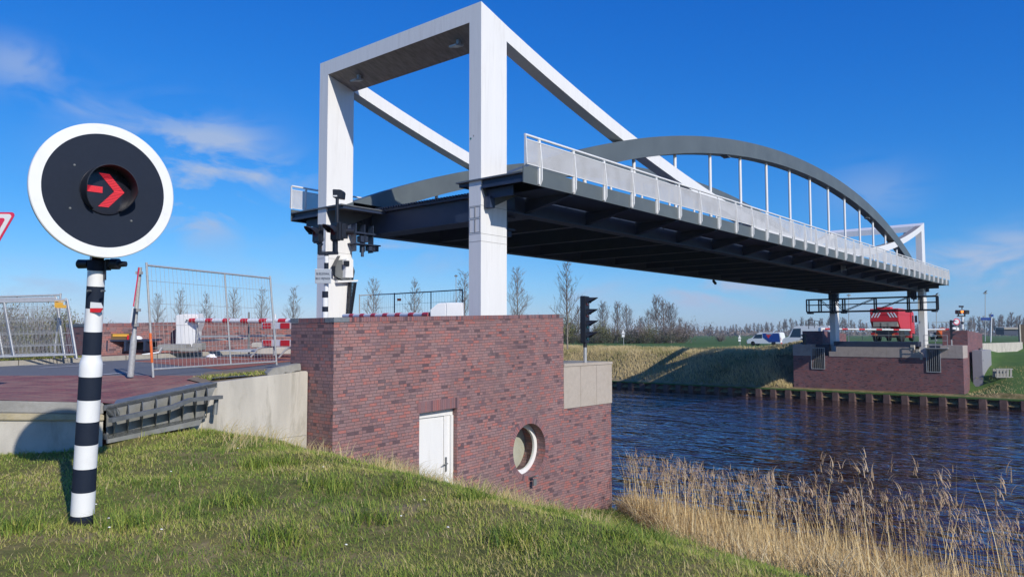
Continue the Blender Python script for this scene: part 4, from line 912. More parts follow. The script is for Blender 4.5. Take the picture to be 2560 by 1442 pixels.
for s in (-1, 1):
    for k in range(11):                          # chevron arms drawn as rows of small bars
        t = k/11; a0 = .095-.118*t; b0 = s*.136*t; t2 = t+.068; a1 = .095-.118*t2; b1 = s*.136*t2
        ar_.prism([cc_(a0-.038, b0), cc_(a0+.038, b0), cc_(a1+.038, b1), cc_(a1-.038, b1)], dn*.003)
for k in range(5): ar_.prism([cc_(-.15, -.024+k*.0100), cc_(-.03, -.024+k*.0100), cc_(-.03, -.0155+k*.0100), cc_(-.15, -.0155+k*.0100)], dn*.003)
ar_.build('arrow', M['arrow'], hood)
for a, b in ((-.23, .17), (.22, .10), (-.25, -.17), (.20, -.22)): MB().lathe([(.010, 0), (.006, .006)], DC+dn*.018+dr*a+du*b, dn, 10).build('bolt', M['galvd'], sg)
for s, px in ((-1, 212), (1, 288)):
    c_ = at(px, 660, 6.15); MB().lathe([(.036, -.03), (.038, .05), (.028, .06)] if s < 0 else [(.045, -.03), (.045, .03), (.025, .035), (.022, .09)], c_, Rt*s, 14).build('side_lamp', M['black'], sg, smooth=40)
p_ = at(243, 655, 6.15); MB().bar(at(228, 660, 6.15), at(275, 660, 6.15), .05).bar(at(262, 650, 6.12), at(262, 700, 6.12), .012, .03).bar(at(270, 648, 6.16), at(270, 676, 6.16), .03, .05).bar(p_-dn*.02, DC-dn*.04-du*.3, .09).build('bracket', M['black'], sg)
for px in (227, 262): c_ = at(px, 727, 6.07); MB().tube(c_, c_-F*.05, .008, 8).build('screw', M['galvd'], sg)
def sticker(pts, m, nm):                         # wraps on the post front
    ctr = pt(765); V = []
    for px, py in pts: V.append(at(px, py, 6.076))
    MB().prism(V, F*.012).build(nm, m, sg)
sticker([(225, 770), (226, 755), (251, 757), (257, 770)], M['signw'], 'sticker'); sticker([(225, 780), (225, 770.3), (257, 770.3), (250, 781)], M['red'], 'sticker')
# corner of a yield sign at the left edge of the view
ys = thing('yield_sign', 'inverted triangular red and white sign cut by the left picture edge', 'road sign', at(-60, 1100, 9))
yc = at(-52, 610, 9); n1 = (-(F)+Vector((0, 0, 0))).normalized(); u1 = Vector((0, 0, 1))-n1*n1.z; u1.normalize(); r1 = u1.cross(n1)
r1 = Rt.copy(); u1 = U.copy(); n1 = -F
def tri(s, h, m, nm, rd=.04):
    V = []
    for k, a in enumerate((90+120, 90+240, 90)):
        a = R_(a+180); c_ = yc+r1*math.cos(a)*(s-rd*2)+u1*math.sin(a)*(s-rd*2)+u1*.12
        for j in range(-3, 4): V.append(c_+(r1*math.cos(a+j*R_(20))+u1*math.sin(a+j*R_(20)))*rd)
    MB().prism([v+n1*h for v in V], n1*.006).build(nm, m, ys)
tri(.52, 0, M['pinkred'], 'red_edge', .035); tri(.475, .007, M['signw'], 'white_band', .03); tri(.38, .014, M['pinkred'], 'red_field', .02)
MB().tube(at(-52, 1060, 9.05), at(-52, 540, 9.05), .03, 12).build('pole', M['galv'], ys, smooth=50)

# ================================================================ ROADSIDE
lp = thing('leaning_sign_post', 'leaning galvanised post with a triangular sign and small plate seen edge-on', 'road sign', at(325, 941, 12.7))
b0, t0 = at(326, 941, 12.7), at(350, 668, 12.7); a_ = (t0-b0).normalized(); LL = (t0-b0).length
MB().lathe([(.052, 0), (.052, LL*.32), (.046, LL*.36), (.033, LL*.39), (.033, LL)], b0, a_, 18).build('pole', M['galv'], lp, smooth=50)
sd = (at(346, 700, 12.7)-at(332, 700, 12.7)).normalized()
def edge_on(a, b, wd, th, m, nm):              # a thin upright plate whose plane holds the line of sight
    d = ray((a[0]+b[0])/2, (a[1]+b[1])/2).normalized()
    MB().prism([at(*a, 12.5), at(*b, 12.5), at(b[0]+th, b[1], 12.5), at(a[0]+th, a[1], 12.5)], d*wd).build(nm, m, lp)
edge_on((346, 669), (332, 766), .45, 3.0, M['pinkred'], 'triangle_plate'); edge_on((349.3, 669), (335.3, 766), .45, 1.2, M['galv'], 'plate_back')
edge_on((331, 769), (325, 806), .35, 2.5, M['signw'], 'small_plate'); edge_on((334, 771), (329, 811), .3, 7, M['steeld'], 'small_plate_back')
for px, py in ((343, 682), (338, 775), (333, 812)): MB().obox(at(px+5, py, 12.66), Rt, U, F, .09, .05, .08).build('clamp', M['galv'], lp)
def fence_panel(name, label, A, B, A2, B2, m, mid=.58, nv=33, hz=(.18, .40, .62), group=None, tagp=None, paint=None, rr=.02):
    # A,B feet; A2,B2 tops
    r = thing(name, label, 'fence panel', A, group)
    P = lambda s, t: (A.lerp(B, s)).lerp(A2.lerp(B2, s), t)
    f = MB().tube(P(0, -.01), P(0, 1.0), rr, 8).tube(P(1, -.01), P(1, 1.0), rr, 8).tube(P(0, .975), P(1, .975), rr*.9, 8).tube(P(0, .06), P(1, .06), rr*.9, 8)
    if mid: f.tube(P(mid, .06), P(mid, .975), rr*.75, 8)
    fo = f.build('frame', m, r, smooth=50)
    w_ = MB()
    for i in range(1, nv): w_.tube(P(i/nv, .06), P(i/nv, .975), .0028, 4, cap=False)
    for h in hz: w_.tube(P(0, h), P(1, h), .0036, 4, cap=False)
    w_.build('wire_mesh', m, r)
    return r, P
r_, P = fence_panel('wire_fence', 'upright wire fence panel with orange paint on its left post at pavement edge', at(383, 940, 12.7), at(692, 917, 15.7), at(366, 656, 12.7), at(675, 690, 15.7), M['galv'], hz=(.25, .45, .64, .84), nv=34)
MB().tube(P(0, .12)-F*.012, P(0, .38)-F*.012, .022, 8).build('orange_paint', M['orange'], r_)
for k in range(5):                                # stack of panels leaning together
    o = Vector((.16, .50, 0)).normalized()*(k*.16); sh_ = Rt*(-.13*k+(.1 if k % 2 else 0)); up = Vector((0, 0, .035*k))
    A = at(-160, 906, 17.0)+o+sh_; B = at(192, 895, 17.6)+o*1.0+sh_; B2 = at(168-0*k, 748-3*k, 18.0)+o*.4+sh_; A2 = at(-190, 756-3*k, 17.5)+o*.4+sh_
    if k == 4: B2 = at(152, 733, 18.3)
    lab = ['foremost leaning fence panel of the stack on the verge', 'second leaning fence panel of the verge stack, behind the foremost', 'middle leaning fence panel of the verge stack', 'fourth leaning fence panel of the verge stack', 'rearmost leaning fence panel of the verge stack, topmost edge'][k]
    r_, P = fence_panel('leaning_fence_panel', lab, A, B, A2, B2, M['galv'], mid=.55, nv=34, hz=(.22, .42, .64, .80), group='wire fence panels stacked on the verge', rr=.024)
    if k == 0: MB().obox(at(147, 762, 17.5), Rt, U, F, .20, .12, .004).obox(at(148, 753, 17.49), Rt, U, F, .22, .02, .004).build('tag', M['yellow'], r_); MB().obox(at(153, 766, 17.45), Rt, U, F, .24, .07, .004).build('tag', M['yellow'], r_)
cf = thing('fence_ballast', 'grey concrete fence foot lying on the retaining wall top beside the brick corner', 'fence foot', at(715, 930, 13.6))
a, b, c_, d = at(668, 940, 13.3), at(736, 938, 13.2), at(752, 928, 13.6), at(752, 907, 13.6)
MB().prism([onY(x_, y_, 11.42) for x_, y_ in ((670, 941), (668, 934), (682, 921), (728, 912), (752, 908), (753, 926), (738, 928), (728, 933), (712, 931), (708, 936))], (.05, .22, 0)).build('block', M['concd'], cf, bevel=.012)
# second group of panels behind the near block
dk_ = mat('dark_fence_steel', (.05, .08, .12), .5, .3)
fence_panel('wire_fence', 'pale wire fence panel left of the dark one behind the near brick wall', at(899, 830, 25), at(986, 826, 25), at(899, 736, 25), at(986, 732, 25), M['galv'], mid=0, nv=18, hz=(.35, .62))
r_, P = fence_panel('wire_fence', 'dark wire fence panel with small orange tag behind the near brick wall', at(986, 830, 24.6), at(1156, 822, 23.5), at(986, 732, 24.6), at(1156, 722, 23.5), dk_, mid=.55, nv=24, hz=(.4, .7))
MB().obox(at(998, 749, 24.4), Rt, U, F, .13, .08, .004).build('tag', M['orange'], r_)
# barriers
def boom(root, p, q, r, n0, redfirst=True, per=.70, rl=.27):
    L = (q-p).length; d = (q-p)/L; s = 0; w_ = MB(); r__ = MB()
    MB().tube(p, q, r, 12).build('boom', M['whitep'], root, smooth=50)
    s = 0
    bo = root.children[-1] if False else None
    while s < L-.05:
        MB().tube(p+d*s, p+d*min(L, s+rl), r+.003, 12).build('red_stripe', M['red'], root, smooth=50); s += per
b1 = thing('road_barrier', 'white barrier housing with red and white boom across the road, in front of brick parapet', 'barrier', (10.3, 20.6, -.4))
def hp(px, py, D=20.9): return at(px, py, D)
MB().prism([hp(458, 785), hp(492, 785), hp(495, 798), hp(497, 806), hp(488, 830), hp(486, 869), hp(458, 869), hp(459, 812), hp(466, 803)], F*.45).build('housing', M['whitep'], b1, bevel=.015)
MB().prism([hp(440, 788), hp(458, 785), hp(466, 803), hp(459, 812), hp(458, 862), hp(439, 862)], F*.45).build('side_cover', M['signw'], b1, bevel=.01)
MB().obox(hp(467, 800.5, 20.85), Rt, U, F, .05, .03, .02).build('key_switch', M['black'], b1)
boom(b1, hp(476, 801, 20.85), onX(740, 802.5, 10.9), .062, 0)
MB().bar(hp(493, 806, 20.8), hp(494, 862, 20.8), .03).build('hanging_strut', M['galv'], b1)
b2 = thing('road_barrier', 'white barrier box with red and white boom behind the near brick wall top', 'barrier', (12.4, 12.5, -.4))
q2 = lambda px, py: at(px, py, 17.4)
MB().prism([q2(1115, 757), q2(1156, 757), q2(1158, 805), q2(1115, 805)], F*.5).build('housing', M['whitep'], b2, bevel=.015)
MB().prism([q2(1095, 758), q2(1115, 757), q2(1115, 805), q2(1076, 806), q2(1075, 775)], F*.5).build('side_cover', M['signw'], b2, bevel=.015)
boom(b2, at(1074, 787, 17.5), at(860, 790, 21.5), .062, 0)
# red and white fence boards
rb_ = thing('barrier_fence', 'low folding barrier with two rows of red and white boards', 'barrier', at(700, 880, 17.5))
for (ya, yb) in ((806, 822), (849, 865)):
    bo = MB().prism([at(655, yb, 17.6), at(760, yb, 16.9), at(760, ya, 16.9), at(655, ya, 17.6)], F*.03).build('board', M['signw'], rb_)
    for a, b in ((657, 678), (701, 724), (745, 757)): MB().prism([at(a, yb-1, 17.57-(a-655)*.0067), at(b, yb-1, 17.57-(b-655)*.0067), at(b, ya+1, 17.57-(b-655)*.0067), at(a, ya+1, 17.57-(a-655)*.0067)], -F*.004).build('red_field', M['red'], bo)
    for px in (663, 735): pass
MB().path([at(627, 892, 17.6), at(645, 872, 17.6), at(656, 868, 17.6), at(684, 866, 17.5)], .022, 8).path([at(697, 894, 17.2), at(712, 876, 17.2), at(722, 870, 17.2), at(740, 869, 17.2)], .022, 8).bar(at(686, 800, 17.5), at(686, 888, 17.5), .05, .03).build('leg', M['galv'], rb_)
# scaffold rail and post behind
sr = thing('handrail', 'thin grey double handrail on posts in front of the brick parapet', 'railing', at(620, 880, 20.6))
MB().bar(at(495, 841, 20.6), at(760, 838, 19.5), .05).bar(at(495, 852, 20.7), at(620, 845, 20.4), .05).build('rail', M['galv'], sr); MB().tube(at(622, 884, 19.9), at(622, 780, 19.9), .025, 8).build('post', M['galvd'], sr)
MB().tube(at(688, 880, 19.2), at(688, 785, 19.2), .02, 8).build('post', M['signw'], sr)
# bench with things on it
bn = thing('metal_bench', 'long black bench against the brick parapet behind the signal post', 'bench', at(330, 875, 20.4))
MB().obox(at(315, 850, 20.5), Rt, (0, 0, 1), F, 1.75, .05, .45).build('seat', M['steeld'], bn, bevel=.01)
for px in (275, 322, 370): MB().obox(at(px, 863, 20.4), Rt, (0, 0, 1), F, .06, .28, .4).build('leg', M['steeld'], bn)
MB().obox(at(315, 864, 20.72), Rt, (0, 0, 1), F, 1.7, .22, .03).build('back_board', M['black'], bn)
bx_ = thing('cardboard_box', 'brown box with yellow band standing on the bench', 'box', at(302, 845, 20.5))
MB().obox(at(302, 842, 20.45), Rt, (0, 0, 1), F, .44, .20, .3).build('carton', mat('brown_carton', (.16, .10, .05), .8), bx_, bevel=.01); MB().obox(at(302, 838, 20.29), Rt, (0, 0, 1), F, .43, .07, .012).build('band', M['yellow'], bx_)
MB().obox(at(320, 843, 20.285), Rt, (0, 0, 1), F, .05, .12, .012).build('red_mark', M['red'], bx_)
def blob(name, label, cat, c, rx, rz, m, seed=1, flat_=1):
    r = thing(name, label, cat, c); rg = random.Random(seed); b = MB(); V = []; n, k_ = 12, 5
    for j in range(k_+1):
        t = math.pi/2*j/k_
        for i in range(n):
            a = 2*math.pi*i/n; q = 1+rg.uniform(-.25, .25); V.append(c+Rt*(math.cos(a)*rx*math.cos(t)*q)+Vector((F.x, F.y, 0))*(math.sin(a)*rx*.6*math.cos(t)*q)+Vector((0, 0, rz*math.sin(t)*(1+rg.uniform(-.3, .3)*(j < k_)))))
    fs = [(j*n+i, j*n+(i+1) % n, (j+1)*n+(i+1) % n, (j+1)*n+i) for j in range(k_) for i in range(n)]+[tuple(range(n-1, -1, -1))]
    b.add(V, fs).build('bag', m, r); return r
blob('plastic_bag', 'crumpled white plastic bag on the bench', 'bag', at(343, 848, 20.3), .13, .09, M['whitep'], 3)
blob('plastic_bag', 'white plastic scrap lying by the kerb on the red lane', 'bag', at(529, 893, 19.0), .13, .07, M['whitep'], 5)
cbk = thing('concrete_block', 'low grey concrete blocks at the foot of the white barrier housing', 'concrete block', at(440, 872, 20.3))
MB().obox(at(436, 868, 20.2), Rt, (0, 0, 1), F, .75, .16, .4).obox(at(478, 873, 20.2), Rt, (0, 0, 1), F, .5, .10, .4).build('block', M['concd'], cbk, bevel=.02)
cbk = thing('concrete_block', 'grey concrete block beside the white boom end on footway', 'concrete block', at(496, 872, 20.3)); MB().obox(at(498, 866, 20.3), Rt, (0, 0, 1), F, .25, .2, .35).build('block', M['concd'], cbk, bevel=.02)
cbk = thing('concrete_block', 'long pale concrete block behind the red and white boards', 'concrete block', at(700, 875, 19.3)); MB().obox(at(700, 876, 19.0), Rt, (0, 0, 1), F, 1.1, .17, .3).obox(at(650, 862, 19.2), Rt, (0, 0, 1), F, .35, .12, .3).build('block', M['conc'], cbk, bevel=.02)
pl = thing('scaffold_plank', 'pale grey plank lying on the footway below the handrail', 'plank', at(610, 878, 19.6))
MB().prism([at(537, 877, 19.7), at(668, 872, 19.6), at(668, 877, 19.6), at(620, 880, 19.6)], F*.3).build('board', M['galv'], pl)
rg_ = thing('torn_sheet', 'strip of torn white sheet beside the bench', 'sheet', at(385, 882, 20)); MB().bar(at(355, 886, 19.7), at(398, 880, 19.9), .08, .03).bar(at(398, 881, 19.9), at(406, 868, 19.9), .07, .02).build('strip', M['signw'], rg_)
# road-side traffic light with bell sign
tl = thing('bridge_traffic_light', 'twin black traffic lights with lettered plate on a banded post before the left near column', 'traffic light', at(812, 800, 17.4))
DT = 17.4
def T(px, py, D=DT): return at(px, py, D)
bands = [(830, 779, 'w'), (779, 766, 'k'), (766, 744, 'w'), (744, 728, 'k'), (728, 708, 'w'), (708, 690, 'w'), (690, 657, 'k'), (657, 640, 'w')]
pp_ = MB().tube(T(812, 900), T(812, 830), .07, 14).build('post', M['whitep'], tl, smooth=50)
for a, b, c_ in bands:
    r = .070 if a > 730 else .052
    MB().tube(T(813 if a > 730 else 816, a), T(813 if a > 730 else 816, b), r, 16).build('white_band' if c_ == 'w' else 'black_band', M['whitep'] if c_ == 'w' else M['disc'], pp_, smooth=50)
MB().tube(T(816, 642), T(816, 632), .05, 12).bar(T(797, 634), T(845, 632), .075).bar(T(799, 636), T(799, 604), .07).bar(T(838, 632), T(838, 600), .09).bar(T(797, 614), T(803, 606), .10).build('yoke', M['black'], tl)
def headbox(cx, cy_, lensc, nm='lamp_head'):
    h = MB().obox(T(cx, cy_), (1, 0, 0), (0, 1, 0), (0, 0, 1), .14, .30, .42).build(nm, M['black'], tl, bevel=.03)
    ld = Vector((-.93, -.15, .0)).normalized(); c0 = T(cx, cy_)+ld*.07
    MB().lathe([(.10, 0), (.10, .01)], c0+Vector((0, 0, .02)), ld, 20).build('lens', lensc, h)
    V = []; fs = []; n = 16
    for i in range(n+1):
        t = R_(-20)+R_(220)*i/n; s_ = math.sin(t); c__ = math.cos(t); pr = .12+.20*max(0, s_+.1)
        sdv = ld.cross(Vector((0, 0, 1))).normalized()
        for r, hh in ((.118, 0), (.118, pr), (.112, pr), (.112, 0)): V.append(c0+Vector((0, 0, .02))+sdv*c__*r+Vector((0, 0, 1))*s_*r+ld*hh)
    for i in range(n):
        for k in range(4): fs.append((4*i+k, 4*i+(k+1) % 4, 4*i+4+(k+1) % 4, 4*i+4+k))
    MB().add(V, fs).build('hood', M['black'], h, smooth=40)
headbox(795, 585, M['lredoff']); headbox(840, 580, M['lredoff'])
MB().obox(T(862, 578), Rt, U, F, .10, .34, .22).obox(T(853, 578), Rt, U, F, .06, .42, .28).tube(T(866, 578), T(886, 579), .075, 12).build('side_head', M['black'], tl, bevel=.008)
MB().tube(T(843, 562), T(843, 496), .038, 12).build('camera_mast', M['black'], tl, smooth=50)
MB().prism([T(831, 473), T(852, 474), T(858, 479), T(856, 497), T(832, 494)], F*.28).build('detector_box', M['black'], tl, bevel=.012)
MB().obox(T(838, 490, DT-.01), Rt, U, F, .09, .03, .01).build('detector_label', M['signw'], tl)
pc = T(807.5, 690.5, DT-.12); Mx = frame_matrix(pc-F*.008, Rt*.998-F*.05, U)
MB().obox(pc, Rt-F*.05, U, F, .365, .325, .012).build('plate', mat('grey_plate', (.42, .46, .50), .5, var=.04), tl, bevel=.004)
MB().obox(pc+F*.004, Rt-F*.05, U, F, .378, .338, .01).build('plate_rim', M['signw'], tl, bevel=.004)
text_mesh('lettering', 'BIJ BELSIGNAAL', .0520, M['steeld'], tl, Mx @ Matrix.Translation((0, .055, 0)) @ Matrix.Scale(.86, 4, (1, 0, 0)) @ Matrix.Scale(1.5, 4, (0, 1, 0)))
text_mesh('lettering', 'BRUG VRIJMAKEN', .0500, M['steeld'], tl, Mx @ Matrix.Translation((0, -.055, 0)) @ Matrix.Scale(.86, 4, (1, 0, 0)) @ Matrix.Scale(1.5, 4, (0, 1, 0)))
# ship signal on the water-side part of the near abutment
def ship_signal(name, label, base, sc=1.0, dirv=Vector((.25, -.97, 0)), lamps=4, mirror=False):
    r = thing(name, label, 'traffic light', base); dirv = dirv.normalized(); sdv = dirv.cross(Vector((0, 0, 1)))
    MB().tube(base, base+Vector((0, 0, .40*sc)), .042*sc, 14).build('pole', M['galv'], r, smooth=50)
    MB().tube(base+Vector((0, 0, .38*sc)), base+Vector((0, 0, .5*sc)), .05*sc, 12).build('collar', M['black'], r)
    c0 = base+Vector((0, 0, .5*sc+.57*sc)); hb = MB().obox(c0, dirv, sdv, (0, 0, 1), .13*sc, .34*sc, 1.16*sc).build('housing', M['black'], r, bevel=.012)
    lens = [M['lredoff'], M['lredoff'], M['lgreenoff'], M['lgreenoff']]
    for k in range(lamps):
        lc = base+Vector((0, 0, (.5+1.0-k*.285)*sc))+dirv*.066*sc
        MB().lathe([(.10*sc, 0), (.085*sc, .02)], lc, dirv, 18).build('lens', lens[k], hb)
        V = []; fs = []; n = 14
        for i in range(n+1):
            t = R_(-10)+R_(200)*i/n; s_ = math.sin(t); cc = math.cos(t); pr = .06+.22*max(0, s_)
            for rr_, hh in ((.118, 0), (.112, pr), (.106, pr), (.112, 0)): V.append(lc+sdv*cc*rr_*sc+Vector((0, 0, 1))*s_*rr_*sc+dirv*hh*sc)
        for i in range(n):
            for k2 in range(4): fs.append((4*i+k2, 4*i+(k2+1) % 4, 4*i+4+(k2+1) % 4, 4*i+4+k2))
        MB().add(V, fs).build('hood', M['black'], hb, smooth=40)
    return r
ship_signal('ship_signal', 'tall black four-lamp signal on a short pole above the beige panels', onZ(1463, 906, -.70))
ship_signal('ship_signal', 'black four-lamp ship signal in front of the right far brick block', Vector((XF+.4, fy_(2376), -.86)), 1.15, Vector((.2, -1, 0)))
ship_signal('ship_signal', 'black ship signal at the left end of the far abutment', Vector((XF+.3, fy_(2008), -1.9)), 1.15, Vector((.1, 1, 0)))
# far side signs, lights, booms
fs_ = thing('bridge_traffic_light', 'twin black lights with one amber lamp lit on a striped post above the far block', 'traffic light', at(2405, 822, 68))
def G(px, py, D=68): return at(px, py, D)
MB().tube(G(2406, 822), G(2406, 792), .10, 10).build('post', M['whitep'], fs_); MB().tube(G(2406, 810), G(2406, 804), .106, 10).build('black_band', M['black'], fs_)
MB().bar(G(2393, 790), G(2413, 790), .10).bar(G(2396, 790), G(2396, 784), .1).bar(G(2412, 790), G(2412, 784), .1).bar(G(2405, 775), G(2405, 765), .07).obox(G(2403, 766), Rt, U, F, .28, .14, .3).build('yoke', M['black'], fs_)
for px in (2396, 2415): MB().obox(G(px, 780), Rt, U, F, .42, .36, .4).build('lamp_head', M['black'], fs_, bevel=.04)
MB().obox(G(2405.5, 779, 67.7), Rt, U, F, .22, .20, .05).build('amber_lamp', M['amber'], fs_)
ns = thing('round_sign', 'round white sign with red rim beside the far traffic light', 'road sign', at(2391, 815, 66)); MB().lathe([(.30, 0), (.30, .02)], at(2391, 804, 66), -F, 24).build('rim', M['pinkred'], ns); MB().lathe([(.22, .021), (.22, .025)], at(2391, 804, 66), -F, 24).build('face', M['signw'], ns)
MB().tube(at(2391, 825, 66.1), at(2391, 800, 66.1), .03, 6).build('pole', M['galv'], ns)
bs = thing('direction_sign', 'dark blue direction board on a white post at the far right', 'road sign', at(2478, 850, 80)); MB().obox(at(2464.5, 797, 80), Rt, U, F, 1.05, .27, .05).build('board', M['blue'], bs); MB().obox(at(2480, 788.5, 80), Rt, U, F, .3, .24, .05).build('small_board', M['blue'], bs)
MB().tube(at(2477, 855, 80.1), at(2479, 785, 80.1), .06, 8).build('post', M['whitep'], bs)
for (px, yt, yb, D, lab) in ((2463, 733, 850, 95, 'slim lamp post with a small head behind the blue direction board'), (2341, 738, 850, 90, 'thin mast with crossbar right of the hanging gantry'), (2122, 738, 850, 85, 'thin dark mast between the far columns'), (1140, 690, 852, 85, 'tall thin floodlight mast behind the near fence panels'), (2394, 800, 850, 90, 'low thin pole behind the far block')):
    t = thing('lamp_post', lab, 'lamp post', at(px, yb, D)); MB().tube(at(px, yb+4, D), at(px, yt, D), .06*(D/90), 6, r2=.035).build('pole', M['galv'], t)
    if px == 2341: MB().bar(at(px-9, yt+0, D), at(px+9, yt+0, D), .07).build('crossbar', M['galvd'], t)
    else: MB().bar(at(px-4, yt, D), at(px+4, yt, D), .2, .12).bar(at(px, yt-3, D), at(px, yt+2, D), .12).build('lamp_head', M['galvd'], t)
for (px, py, D, lab) in ((2342, 735, 90, 'dark bird perched on the mast crossbar'), (2464, 729, 95, 'dark bird perched on the slim lamp post')):
    c_ = at(px, py, D); t = thing('bird', lab, 'bird', c_)
    MB().lathe([(.01, -.22), (.07, -.1), (.09, 0), (.07, .1), (.04, .16), (.05, .19), (.02, .25)], c_, Rt*.8+U*.6, 10).build('body', M['black'], t, smooth=60)
bb = thing('road_barrier', 'long thin red and white boom across the far carriageway behind the gantry', 'barrier', at(2065, 840, 70))
boom(bb, at(2063, 822, 70), at(2283, 825, 69), .075, 0, per=1.5, rl=.5); MB().obox(at(2058, 835, 70.5), Rt, U, F, .7, 1.2, .6).build('housing', M['whitep'], bb, bevel=.04)
bb = thing('road_barrier', 'short white and red boom between the far column and the ship signal', 'barrier', at(2400, 840, 68))
boom(bb, at(2372, 823, 68), at(2318, 824, 68.5), .07, 0, per=2.2, rl=.3); MB().obox(at(2386, 823, 68.2), Rt, U, F, .6, .35, .5).build('housing', M['whitep'], bb, bevel=.03)
MB_far = thing('site_fence', 'low wire site fence running over the far ramp', 'fence', at(2200, 850, 71))
ff = MB()
for px in range(2090, 2420, 33): ff.bar(at(px, 852, 70.5), at(px, 805 if px > 2290 else 822, 70.5), .035)
ff.build('post', M['galvd'], MB_far)
MB().bar(at(2090, 838, 70.5), at(2410, 838, 70.5), .025).bar(at(2330, 806, 70.5), at(2430, 803, 70.5), .05).build('rail', M['galvd'], MB_far)
fq = thing('site_gate_panel', 'small dark framed wire panel above the left far parapet', 'fence panel', at(2034, 822, 69))
MB().bar(at(2022, 822, 69), at(2021, 798, 69), .05).bar(at(2021, 799, 69), at(2050, 803, 69), .05).bar(at(2036, 820, 69), at(2036, 801, 69), .04).bar(at(2049, 816, 69), at(2049, 802, 69), .04).build('frame', M['black'], fq)
for (px, yt, yb, D, lab) in ((1559, 815, 868, 92, 'white triangular road sign by the far polder path'), (1850, 828, 862, 108, 'small white road sign left of the parked van')):
    t = thing('path_sign', lab, 'road sign', at(px, yb, D)); MB().tube(at(px, yb+1, D), at(px, yt, D), .035, 6).build('pole', M['galv'], t)
    c_ = at(px-1, yt+14, D-.06); MB().prism([c_+Rt*.22-U*.25, c_-Rt*.22-U*.25, c_+U*.28], -F*.03).build('triangle', M['signw'], t); MB().obox(c_-U*.5, Rt, U, F, .34, .3, .03).build('plate', M['signw'], t)
def turbine(px, py, yb, D, lab, a0):
    t = thing('wind_turbine', lab, 'wind turbine', at(px, yb, D), 'distant white wind turbines'); hub = at(px, py, D); m = M['whitep']
    MB().tube(at(px, yb, D), hub, D*.0006, 8, r2=D*.0004).build('tower', m, t)
    b = MB()
    for k in range(3):
        a = R_(a0+120*k); e = hub+(Rt*math.cos(a)+U*math.sin(a))*D*.0062; b.tube(hub-F*2, e-F*2, D*.00025, 5, r2=D*.00008)
    b.build('rotor', m, t)
for args in ((1444, 822, 832, 1500, 'distant white wind turbine behind the black ship signal', 90), (1967, 826, 836, 1500, 'distant white wind turbine right of the parked van', 60), (2165, 805, 830, 1600, 'tall distant wind turbine left of the red truck', 30), (270, 795, 820, 1500, 'distant white wind turbine above the left brick parapet', 80)): turbine(*args)
sb = thing('farm_shed', 'low dark farm shed in the polder at the far right', 'shed', at(2520, 830, 240))
MB().obox(at(2521, 828, 240), Rt, (0, 0, 1), F, 5.5, 2.2, 4).build('wall', M['steeld'], sb); MB().obox(at(2521, 820, 240), Rt, (0, 0, 1), F, 6, .5, 5).build('roof', M['kerb'], sb)
wf_ = thing('board_wall', 'dark slatted timber screen at the right picture edge', 'fence', at(2560, 870, 74))
MB().obox(at(2572, 836, 74), Rt, (0, 0, 1), F, 2.0, 1.95, .08).build('board', M['wood'], wf_); MB().obox(at(2550, 838, 73.9), Rt, (0, 0, 1), F, .12, 2.1, .12).build('post', M['conc'], wf_)
# ================================================================ VEGETATION
def tree_mesh(seed, H, spread, nprim, rt, twig, upright=.62, trunk_h=.22, sub=4, tw=4):
    rg = random.Random(seed); tr = MB(); cr = MB()
    pts = []; x = y = 0
    n = 9
    for i in range(n+1):
        t = i/n; pts.append(Vector((x, y, H*t))); x += rg.uniform(-.02, .02)*H*.3; y += rg.uniform(-.02, .02)*H*.3
    for i in range(n): tr.tube(pts[i], pts[i+1], rt*(1-i/n)**.8+twig, 6, r2=rt*(1-(i+1)/n)**.8+twig)
    def pos(t): k = min(n-1, int(t*n)); return pts[k].lerp(pts[k+1], t*n-k)
    for i in range(nprim):
        t = trunk_h+(1-trunk_h)*(i+.5)/nprim*.97; a = i*2.4+rg.uniform(-.5, .5)
        L = spread*(1-((t-trunk_h)/(1-trunk_h))**1.4*.75)*rg.uniform(.65, 1.1)
        d = Vector((math.cos(a), math.sin(a), upright*rg.uniform(.9, 1.9))).normalized(); p = pos(t); q = p
        segs = [p]
        for k in range(3):
            d = (d+Vector((rg.uniform(-.2, .2), rg.uniform(-.2, .2), .22))).normalized(); q = q+d*L/3; segs.append(q)
        r0 = rt*.32*(1-t)+twig*1.6
        for k in range(3): cr.tube(segs[k], segs[k+1], r0*(1-k/3.3), 4, r2=r0*(1-(k+1)/3.3), cap=False)
        for j in range(sub):
            u = rg.uniform(.2, 1); k = min(2, int(u*3)); s = segs[k].lerp(segs[k+1], u*3-k)
            d2 = (d+Vector((rg.uniform(-.9, .9), rg.uniform(-.9, .9), rg.uniform(-.1, .7)))).normalized(); L2 = L*rg.uniform(.22, .5)
            e = s+d2*L2; cr.tube(s, e, twig*1.3, 3, r2=twig*.7, cap=False)
            for m in range(tw):
                v = rg.uniform(.2, 1); s2 = s.lerp(e, v); d3 = (d2+Vector((rg.uniform(-.9, .9), rg.uniform(-.9, .9), rg.uniform(-.3, .7)))).normalized()
                cr.tube(s2, s2+d3*L2*rg.uniform(.3, .7), twig*.8, 3, r2=twig*.35, cap=False)
    return tr, cr
def make_tree(name, label, args, m1, m2, group, cat='tree'):
    r = thing(name, label, cat, (0, 0, 0), group); tr, cr = tree_mesh(*args)
    tr.build('trunk', m1, r, smooth=60); cr.build('crown', m2, r); return r
street = [make_tree('bare_tree', '', (11+i, 9.0, 2.7, 40, .085, .011, .75, .2, 6, 4), M['bark'], M['barkd'], 'young bare trees along the far bank') for i in range(3)]
